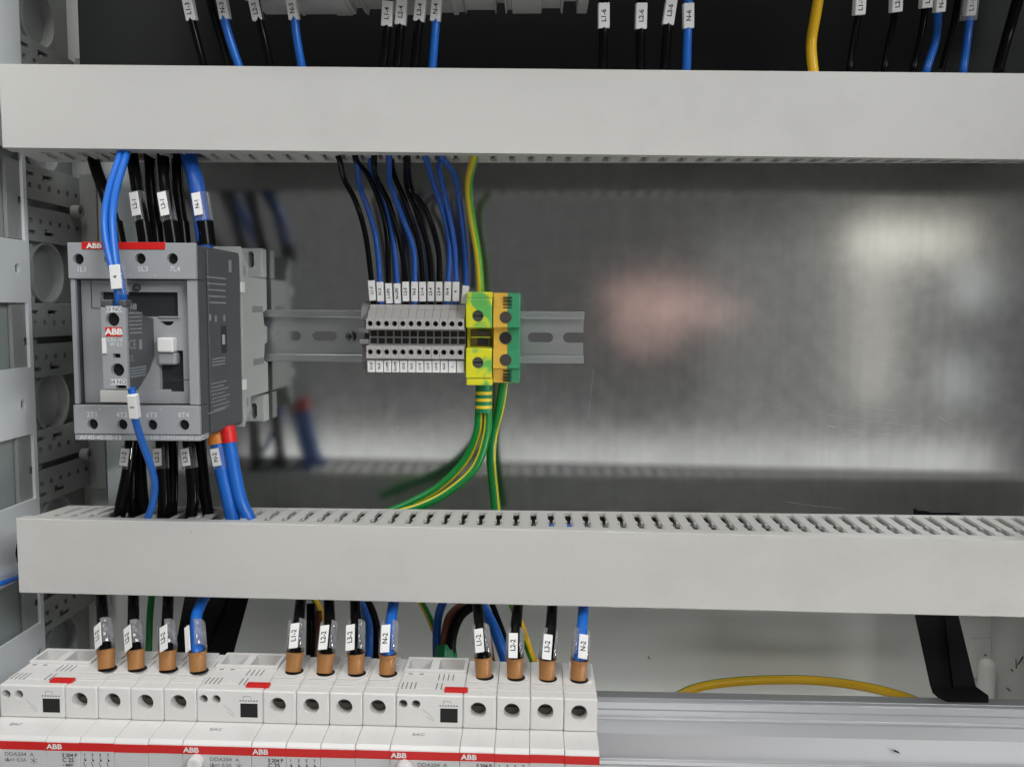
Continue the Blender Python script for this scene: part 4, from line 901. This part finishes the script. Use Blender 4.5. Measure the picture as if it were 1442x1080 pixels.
# cables from the row above into the upper duct
TP = [
 ('L1-3', 'black', [(262, -22, -88), (268, 20, -84), (275, 50, -78), (287, 95, -66), (292, 112, -62)], (264, -4), (271, 30), 2.4),
 ('', 'black', [(290, -22, -84), (300, 20, -80), (310, 55, -74), (322, 100, -66)], None, None, 2.3),
 ('N-3', 'blue', [(310, -22, -88), (315, 20, -84), (322, 50, -78), (337, 95, -66), (344, 112, -62)], (312, -5), (318, 28), 2.4),
 ('L2-5', 'black', [(356, -22, -88), (364, 20, -84), (372, 55, -78), (381, 95, -66), (386, 112, -62)], (357, -4), (364, 30), 2.4),
 ('N-5', 'blue', [(409, -22, -88), (414, 20, -84), (418, 55, -78), (425, 95, -66), (428, 112, -62)], (410, -4), (415, 29), 2.4),
 ('L1-4', 'black', [(547, -22, -88), (546, 20, -84), (544, 55, -78), (539, 95, -66), (537, 112, -62)], (547, 2), (545, 38), 2.6),
 ('L2-4', 'black', [(567, -22, -88), (565, 20, -84), (563, 55, -78), (559, 95, -66), (558, 112, -62)], (567, 0), (564, 36), 2.6),
 ('L3-4', 'black', [(596, -22, -88), (592, 20, -84), (588, 55, -78), (584, 95, -66), (583, 112, -62)], (594, -2), (590, 31), 2.6),
 ('N-4', 'blue', [(617, -22, -88), (615, 20, -84), (612, 55, -78), (609, 95, -66), (608, 112, -62)], (616, -4), (613, 31), 2.4),
 ('L1-6', 'black', [(850, -22, -88), (850, 20, -84), (850, 55, -78), (849, 95, -66), (849, 112, -62)], (850, 5), (850, 41), 2.7),
 ('L2-6', 'black', [(903, -22, -88), (903, 20, -84), (902, 55, -78), (902, 95, -66), (902, 112, -62)], (903, 5), (902, 42), 2.7),
 ('L3-6', 'black', [(945, -22, -88), (942, 20, -84), (939, 55, -78), (936, 95, -66), (935, 112, -62)], (946, -4), (940, 36), 2.7),
 ('N-6', 'blue', [(969, -22, -88), (969, 20, -84), (968, 55, -78), (967, 95, -66), (966, 112, -62)], (969, 5), (969, 41), 2.5),
 ('L1-1', 'black', [(1211, -22, -70), (1209, 20, -66), (1203, 55, -62), (1197, 95, -58), (1195, 112, -55)], (1211, -8), (1209, 22), 2.0),
 ('L2-1', 'black', [(1262, -22, -70), (1260, 20, -66), (1253, 55, -62), (1246, 95, -58), (1243, 112, -55)], (1262, -12), (1261, 18), 2.0),
 ('L3-1', 'black', [(1305, -22, -70), (1302, 20, -66), (1296, 55, -62), (1287, 95, -58), (1284, 112, -55)], (1305, -18), (1303, 12), 2.0),
 ('N-1', 'blue', [(1323, -22, -70), (1321, 20, -66), (1318, 55, -62), (1306, 95, -58), (1302, 112, -55)], (1324, -10), (1322, 18), 2.3),
 ('L1-1', 'bluex', [(1368, -22, -72), (1366, 20, -68), (1362, 55, -62), (1357, 95, -58), (1355, 112, -55)], (1368, -8), (1364, 23), 2.3),
 ('', 'black', [(1440, -22, -72), (1428, 20, -68), (1418, 55, -62), (1406, 100, -58)], None, None, 3.2),
 ('', 'black', [(1352, -22, -64), (1346, 20, -60), (1338, 55, -56), (1326, 100, -52)], None, None, 2.0),
]
pos = {1: 'plain black wire above the upper duct between markers L1-3 and N-3', 17: 'blue wire with white marker L1-1 in a clear sleeve above the upper duct, far right', 18: 'plain thick black wire above the upper duct at the right edge', 19: 'plain thin black wire above the upper duct between the two far-right blue wires',
       13: 'thin black wire marked L1-1 above the upper duct, just right of the yellow cable'}
for i, (s_, c, pts, pa, pb, r) in enumerate(TP):
    pts = [(a_, b_, d_ - (14 if b_ > 80 else 5 if b_ > 40 else 0)) for a_, b_, d_ in pts]
    lab = pos.get(i, '%s wire marked %s dropping into the upper duct from the row above' % (c, s_))
    t, P = wire('supply_wire', lab, 'wires dropping into the upper duct', pts, r, 'wire_black' if c == 'black' else 'wire_blue')
    if pa:
        sp = spline(P, 24)
        A, B = at(pa[0], pa[1], -86), at(pb[0], pb[1], -83)
        if c == 'bluex':
            MB().tube([A, B + (B - A)*0.2], r + 2.2, 14, 2, caps=False).build('clear_sleeve', 'clear_sleeve', t, smooth=True)
        d_ = 2*r + (0.6 if r > 2.2 else 1.6)
        tag_plate(t, A, B, d_ + 0.4, d_, 0.0, s_, 2.7)
t, P = wire('earth_wire', 'thick yellow cable dropping into the upper duct at the right', None, [(1156, -20, -80), (1149, 20, -78), (1143, 55, -74), (1143, 80, -76), (1147, 112, -78)], 3.0, ['wire_amber', 'wire_lime'], sector=[(0.36, 0.62)])

# loops of mixed wires behind the breakers
bundle = [
 ('brown wire arching out of the green boot behind the breakers', [(625, 925, -40), (627, 895, -38), (634, 868, -36), (652, 853, -34), (672, 856, -33), (684, 890, -33), (692, 935, -36)], 3.0, 'wire_brown', None),
 ('black wire arching inside the brown one behind the breakers', [(634, 925, -44), (637, 895, -42), (646, 870, -40), (660, 856, -38), (676, 848, -34)], 3.4, 'wire_black', None),
 ('dark blue wire rising from the green boot behind the breakers', [(615, 925, -38), (615, 895, -36), (618, 865, -34), (626, 842, -30)], 2.8, 'wire_navy', None),
 ('thick glossy blue wire slanting down behind the rightmost breaker', [(672, 842, -40), (684, 862, -44), (698, 890, -50), (714, 935, -58)], 3.6, 'wire_blue', None),
 ('thin black wire slanting down beside the glossy blue one', [(690, 842, -36), (699, 866, -40), (711, 900, -46), (716, 935, -52)], 1.9, 'wire_black', None),
 ('yellow and green wire slanting down between the right cables', [(718, 842, -20), (733, 880, -28), (744, 912, -36), (754, 938, -42)], 2.6, ['wire_lime', 'wire_amber'], [(0.5, 0.98)]),
 ('dark yellow and green wire slanting towards the green boot', [(590, 842, -20), (601, 862, -24), (611, 885, -28), (617, 905, -32)], 2.2, ['wire_green', 'wire_amber'], [(0.0, 0.4)]),
 ('yellow and green wire peeking out behind the middle breaker', [(440, 838, -20), (450, 858, -24), (455, 880, -28), (452, 935, -34)], 2.2, ['wire_green', 'wire_amber'], [(0.5, 0.98)]),
 ('brown wire behind the middle breaker cables', [(512, 838, -26), (514, 860, -30), (511, 900, -36), (508, 940, -40)], 2.6, 'wire_brown', None),
 ('blue wire looping behind the third cable of the middle breaker', [(505, 842, -34), (514, 862, -34), (520, 885, -36), (519, 940, -40)], 2.6, 'wire_blue', None),
 ('black wire looping behind the middle breaker beside the blue one', [(508, 836, -28), (522, 858, -28), (530, 890, -30), (531, 940, -34)], 3.2, 'wire_black', None),
 ('black wire behind the first cable of the middle breaker', [(438, 850, -40), (438, 880, -46), (437, 935, -54)], 3.0, 'wire_black', None),
 ('dark brown wire between the first two cables of the middle breaker', [(448, 860, -34), (447, 890, -40), (443, 940, -48)], 2.6, 'wire_brown', None),
 ('dark green wire behind the leftmost breaker cables', [(214, 835, -30), (211, 870, -36), (209, 930, -44)], 2.2, 'wire_green', None),
]
for lab, pts, r, mt, se in bundle:
    wire('loose_wire', lab, 'loose wires behind the breakers', pts, r, mt, sector=se)
gb = thing('cable_boot', 'green rubber boot round the loose wires behind the breakers', 'cable boot', at(628, 932, -40))
c0, c1 = at(628, 907, -40), at(628, 945, -46)
MB().tube([c0, c1], lambda u: 6.2 + 1.6*min(1, u*3), 9, 4).build('boot', 'boot_green', gb, bevel=0.4)
wire('earth_cable', 'yellow and green cable arching above the aluminium profile at right', None,
     [(940, 990, 10), (970, 972, 14), (1012, 962, 20), (1080, 957, 25), (1150, 958, 25), (1220, 967, 20), (1280, 983, 12), (1310, 998, 6)], 3.3, ['wire_amber', 'wire_green'], sector=[(0.68, 0.80)])
wire('loose_wire', 'blue wire peeking through the lowest opening of the frame upright', None, [(-30, 824, -100), (2, 821, -92), (14, 817, -80), (24, 814, -66), (40, 812, -58)], 1.6, 'wire_blue')

# ------------------------------------------------------------------ aluminium profile, brackets and small things at the bottom
apx0 = at(1, 1000, -100).x
y_ = lambda py, Y: at(1100, py, Y).z
pr = thing('aluminium_profile', 'ridged aluminium profile running behind the breakers to the right edge', 'profile', (0, -90, y_(1090, -100)), tilt=0.004)
prof = [(-70, y_(976, -70)), (-80, y_(985, -80)), (-80, y_(990.5, -80)), (-84, y_(991, -84)), (-84, y_(1001, -84)), (-81.5, y_(1002, -81.5)), (-81.5, y_(1012, -81.5)), (-83, y_(1012.5, -83)), (-83, y_(1016, -83)),
        (-80, y_(1017, -80)), (-80.5, y_(1036, -80.5)), (-86, y_(1072, -86)), (-90, y_(1074, -90)), (-90, y_(1080, -90)), (-84, y_(1081, -84)), (-84, y_(1130, -84)), (-64, y_(1130, -64)), (-64, y_(976, -64))]
MB().prism(prof, 'x', -325, 430).build('extrusion', 'aluminium', pr, bevel=0.35)
fl = thing('swarf_chip', 'small dark chip lying on the aluminium profile', 'chip', at(1310, 1052, -84))
MB().prism([(at(1305, 0, -84).x, y_(1051, -84)), (at(1313, 0, -84).x, y_(1054, -84)), (at(1315, 0, -84).x, y_(1056, -84)), (at(1306, 0, -84).x, y_(1053.5, -84))], 'y', -85.6, -84.4).build('flake', 'bracket_black', fl)

def bracket(label, quad_t, quad_b, Yt, Yb, foot):
    t = thing('support_bracket', label, 'bracket', at(*foot[:2], Yb))
    (a, b), (c, d) = quad_t, quad_b
    A, B = at(a[0], a[1], Yt), at(b[0], b[1], Yt); C, D = at(c[0], c[1], Yb), at(d[0], d[1], Yb)
    off = Vector((0, 5, 4))
    mb = MB().add([A, B, D, C, A + off, B + off, D + off, C + off], [(0, 1, 2, 3), (4, 5, 6, 7), (0, 1, 5, 4), (1, 2, 6, 5), (2, 3, 7, 6), (3, 0, 4, 7)])
    mb.build('arm', 'bracket_black', t, bevel=0.8)
    m0, m1 = A.lerp(B, 0.68), C.lerp(D, 0.45); o2 = Vector((0, -1.4, 1.0)); wv = (B - A)*0.03
    MB().add([m0, m0 + wv, m1 + wv, m1, m0 + o2, m0 + wv + o2, m1 + wv + o2, m1 + o2], [(0, 1, 2, 3), (4, 5, 6, 7), (0, 1, 5, 4), (1, 2, 6, 5), (2, 3, 7, 6), (3, 0, 4, 7)]).build('rib', 'bracket_black', t)
    return t, C, D
t, C, D = bracket('black plastic support bracket standing on the aluminium profile at right', ((1286, 850), (1346, 850)), ((1314, 978), (1377, 976)), -20, -66, (1350, 985))
f0, f1 = at(1326, 982, -72), at(1392, 984, -72)
MB().add([Vector((C.x, -64, f0.z + 3)), Vector((D.x, -64, f0.z + 4)), Vector((f1.x, -72, f0.z + 2.2)), Vector((f1.x - 3, -78, f0.z - 1.5)), Vector((f0.x + 1, -78, f0.z - 1.0)),
          Vector((C.x, -64, f0.z - 0.4)), Vector((D.x, -64, f0.z - 0.4)), Vector((f1.x, -72, f0.z - 0.6)), Vector((f1.x - 3, -78, f0.z - 3.4)), Vector((f0.x + 1, -78, f0.z - 3.0))],
         [(0, 1, 2, 3, 4), (5, 6, 7, 8, 9), (0, 1, 6, 5), (1, 2, 7, 6), (2, 3, 8, 7), (3, 4, 9, 8), (4, 0, 5, 9)]).build('foot', 'bracket_black', t, bevel=0.5)
bracket('black support bracket behind the blue cable of the leftmost breaker', ((262, 825), (355, 825)), ((240, 945), (322, 945)), -10, -46, (290, 945))
pg = thing('locating_peg', 'short white plastic peg beside the black bracket at lower right', 'peg', at(1389, 990, 20))
g = at(1389, 960, 30); R = 5.6; pf = []
for i in range(9):
    an = math.pi/2*i/8; pf.append((R*math.cos(an), R*math.sin(an)))
vs = []; fs = []; n = 20; zt_ = at(1389, 933, 22).z
rings = [(R*1.1, zt_ - 45), (R*1.05, zt_ - 20)] + [(r_, zt_ - R + h_) for r_, h_ in pf]
for r_, z_ in rings:
    for j in range(n): vs.append((g.x + r_*math.cos(2*math.pi*j/n), 30 + r_*math.sin(2*math.pi*j/n), z_))
for k in range(len(rings) - 1):
    for j in range(n): fs.append((k*n + j, k*n + (j + 1) % n, (k + 1)*n + (j + 1) % n, (k + 1)*n + j))
MB().add(vs, fs).build('peg', 'clip_white', pg, smooth=True)
cl = thing('black_clip', 'small black clip showing above the lower duct at right', 'clip', at(1320, 728, -12))
a, b = at(1292, 722, -3), at(1352, 722, -3); zt_ = at(1320, 719.5, -3).z; z0_ = at(1320, 760, -3).z
MB().prism([(a.x, z0_), (b.x, z0_), (b.x, zt_ - 1.2), (b.x - 2, zt_ - 0.6), (a.x + 8, zt_ - 0.8), (a.x + 6, zt_ + 0.4), (a.x + 1, zt_ + 0.4), (a.x, zt_)], 'y', -4, -0.1).build('clip_body', 'bracket_black', cl, bevel=0.4)
# black swarf on the painted wall at lower right
db = MB()
for px, py, ln, an in ((1404, 890, 3.2, 5), (1437, 930, 4.5, -55), (1431, 934, 3.0, 80), (1388, 922, 2.2, -20), (1399, 924, 2.6, 40), (1404, 932, 2.6, -4), (1420, 970, 2.2, 0), (914, 926, 2.6, -50), (1425, 943, 1.2, 0)):
    wall_r = px > 1406; c_ = at(px, py, 44.2) if not wall_r else None
    if wall_r:
        d = ray(px, py); c_ = CAM + d*((XR - 0.3 - CAM.x)/d.x)
    ca, sa = math.cos(math.radians(an)), math.sin(math.radians(an)); ux = Vector((0, 1, 0)) if wall_r else Vector((1, 0, 0)); u = (ux*ca + Vector((0, 0, 1))*sa)*ln/2*(2.2 if wall_r else 1); v = (Vector((0, 0, 1))*ca - ux*sa)*0.45
    nrm = Vector((-0.25, 0, 0)) if wall_r else Vector((0, -0.25, 0))
    P_ = [c_ - u - v, c_ + u - v*0.5, c_ + u + v*0.5, c_ - u + v]
    db.add(P_ + [p_ + nrm for p_ in P_], [(0, 1, 2, 3), (4, 5, 6, 7), (0, 1, 5, 4), (1, 2, 6, 5), (2, 3, 7, 6), (3, 0, 4, 7)])
o = db.build('swarf', 'bracket_black'); o['kind'] = 'stuff'; o['label'] = 'black plastic shavings clinging to the cabinet walls at lower right'; o['category'] = 'shavings'

# ------------------------------------------------------------------ row of devices above the upper duct (only their undersides show)
def Yd(Y): return (590 + Y)/F_PX
def device(label, px0, px1, py, bumps, Yf=-118.0, Yb=-50.0):
    a, b = at(px0, py, Yb), at(px1, py, Yb); z = a.z
    t = thing('modular_device', label, 'modular device', ((a.x + b.x)/2, Yb, z), 'grey modular devices in the row above')
    pts = [(a.x, z + 90), (a.x, z)]
    for bx0, bx1, dz in bumps:
        xa, xb = at(bx0, py, Yb).x, at(bx1, py, Yb).x; dz = dz*Yd(Yb)
        pts += [(xa, z), (xa + 0.6, z + dz), (xb - 0.6, z + dz), (xb, z)]
    pts += [(b.x, z), (b.x, z + 90)]
    MB().prism(pts, 'y', Yf, Yb).build('housing', 'breaker_face', t, bevel=0.6)
    return t
device('grey device underside above the wires marked L2-5 and N-5', 374, 516, 21, [(425, 432, -2), (474, 498, -2), (502, 515, 8)])
device('grey device underside above the wires marked L1-4 to N-4', 518, 656, 22, [(520, 545, 8), (606, 640, 3), (646, 656, 4)])
device('grey device underside left of the wire marked L1-6', 657, 826, 20, [(657, 698, 5), (699, 712, 14), (714, 722, 5), (762, 790, 7), (792, 812, 16)])
device('dark device underside above the wires marked L1-6 to N-6', 830, 1130, -10, [])
device('dark device underside at the far right of the row above', 1182, 1500, -14, [])
device('dark device underside above the wires marked L1-3 and N-3', 190, 372, -6, [(270, 284, -4), (345, 352, -9)])

# lettering becomes real mesh
bpy.context.view_layer.update()
deps = bpy.context.evaluated_depsgraph_get()
for o in [o for o in sc.objects if o.type == 'FONT']:
    me = bpy.data.meshes.new_from_object(o.evaluated_get(deps)); mm = o.data.materials[0]
    me.materials.clear(); me.materials.append(mm)
    n_ = bpy.data.objects.new('lettering', me); COL.objects.link(n_); n_.parent = o.parent; n_.matrix_local = o.matrix_local.copy()
    cu = o.data; bpy.data.objects.remove(o); bpy.data.curves.remove(cu)
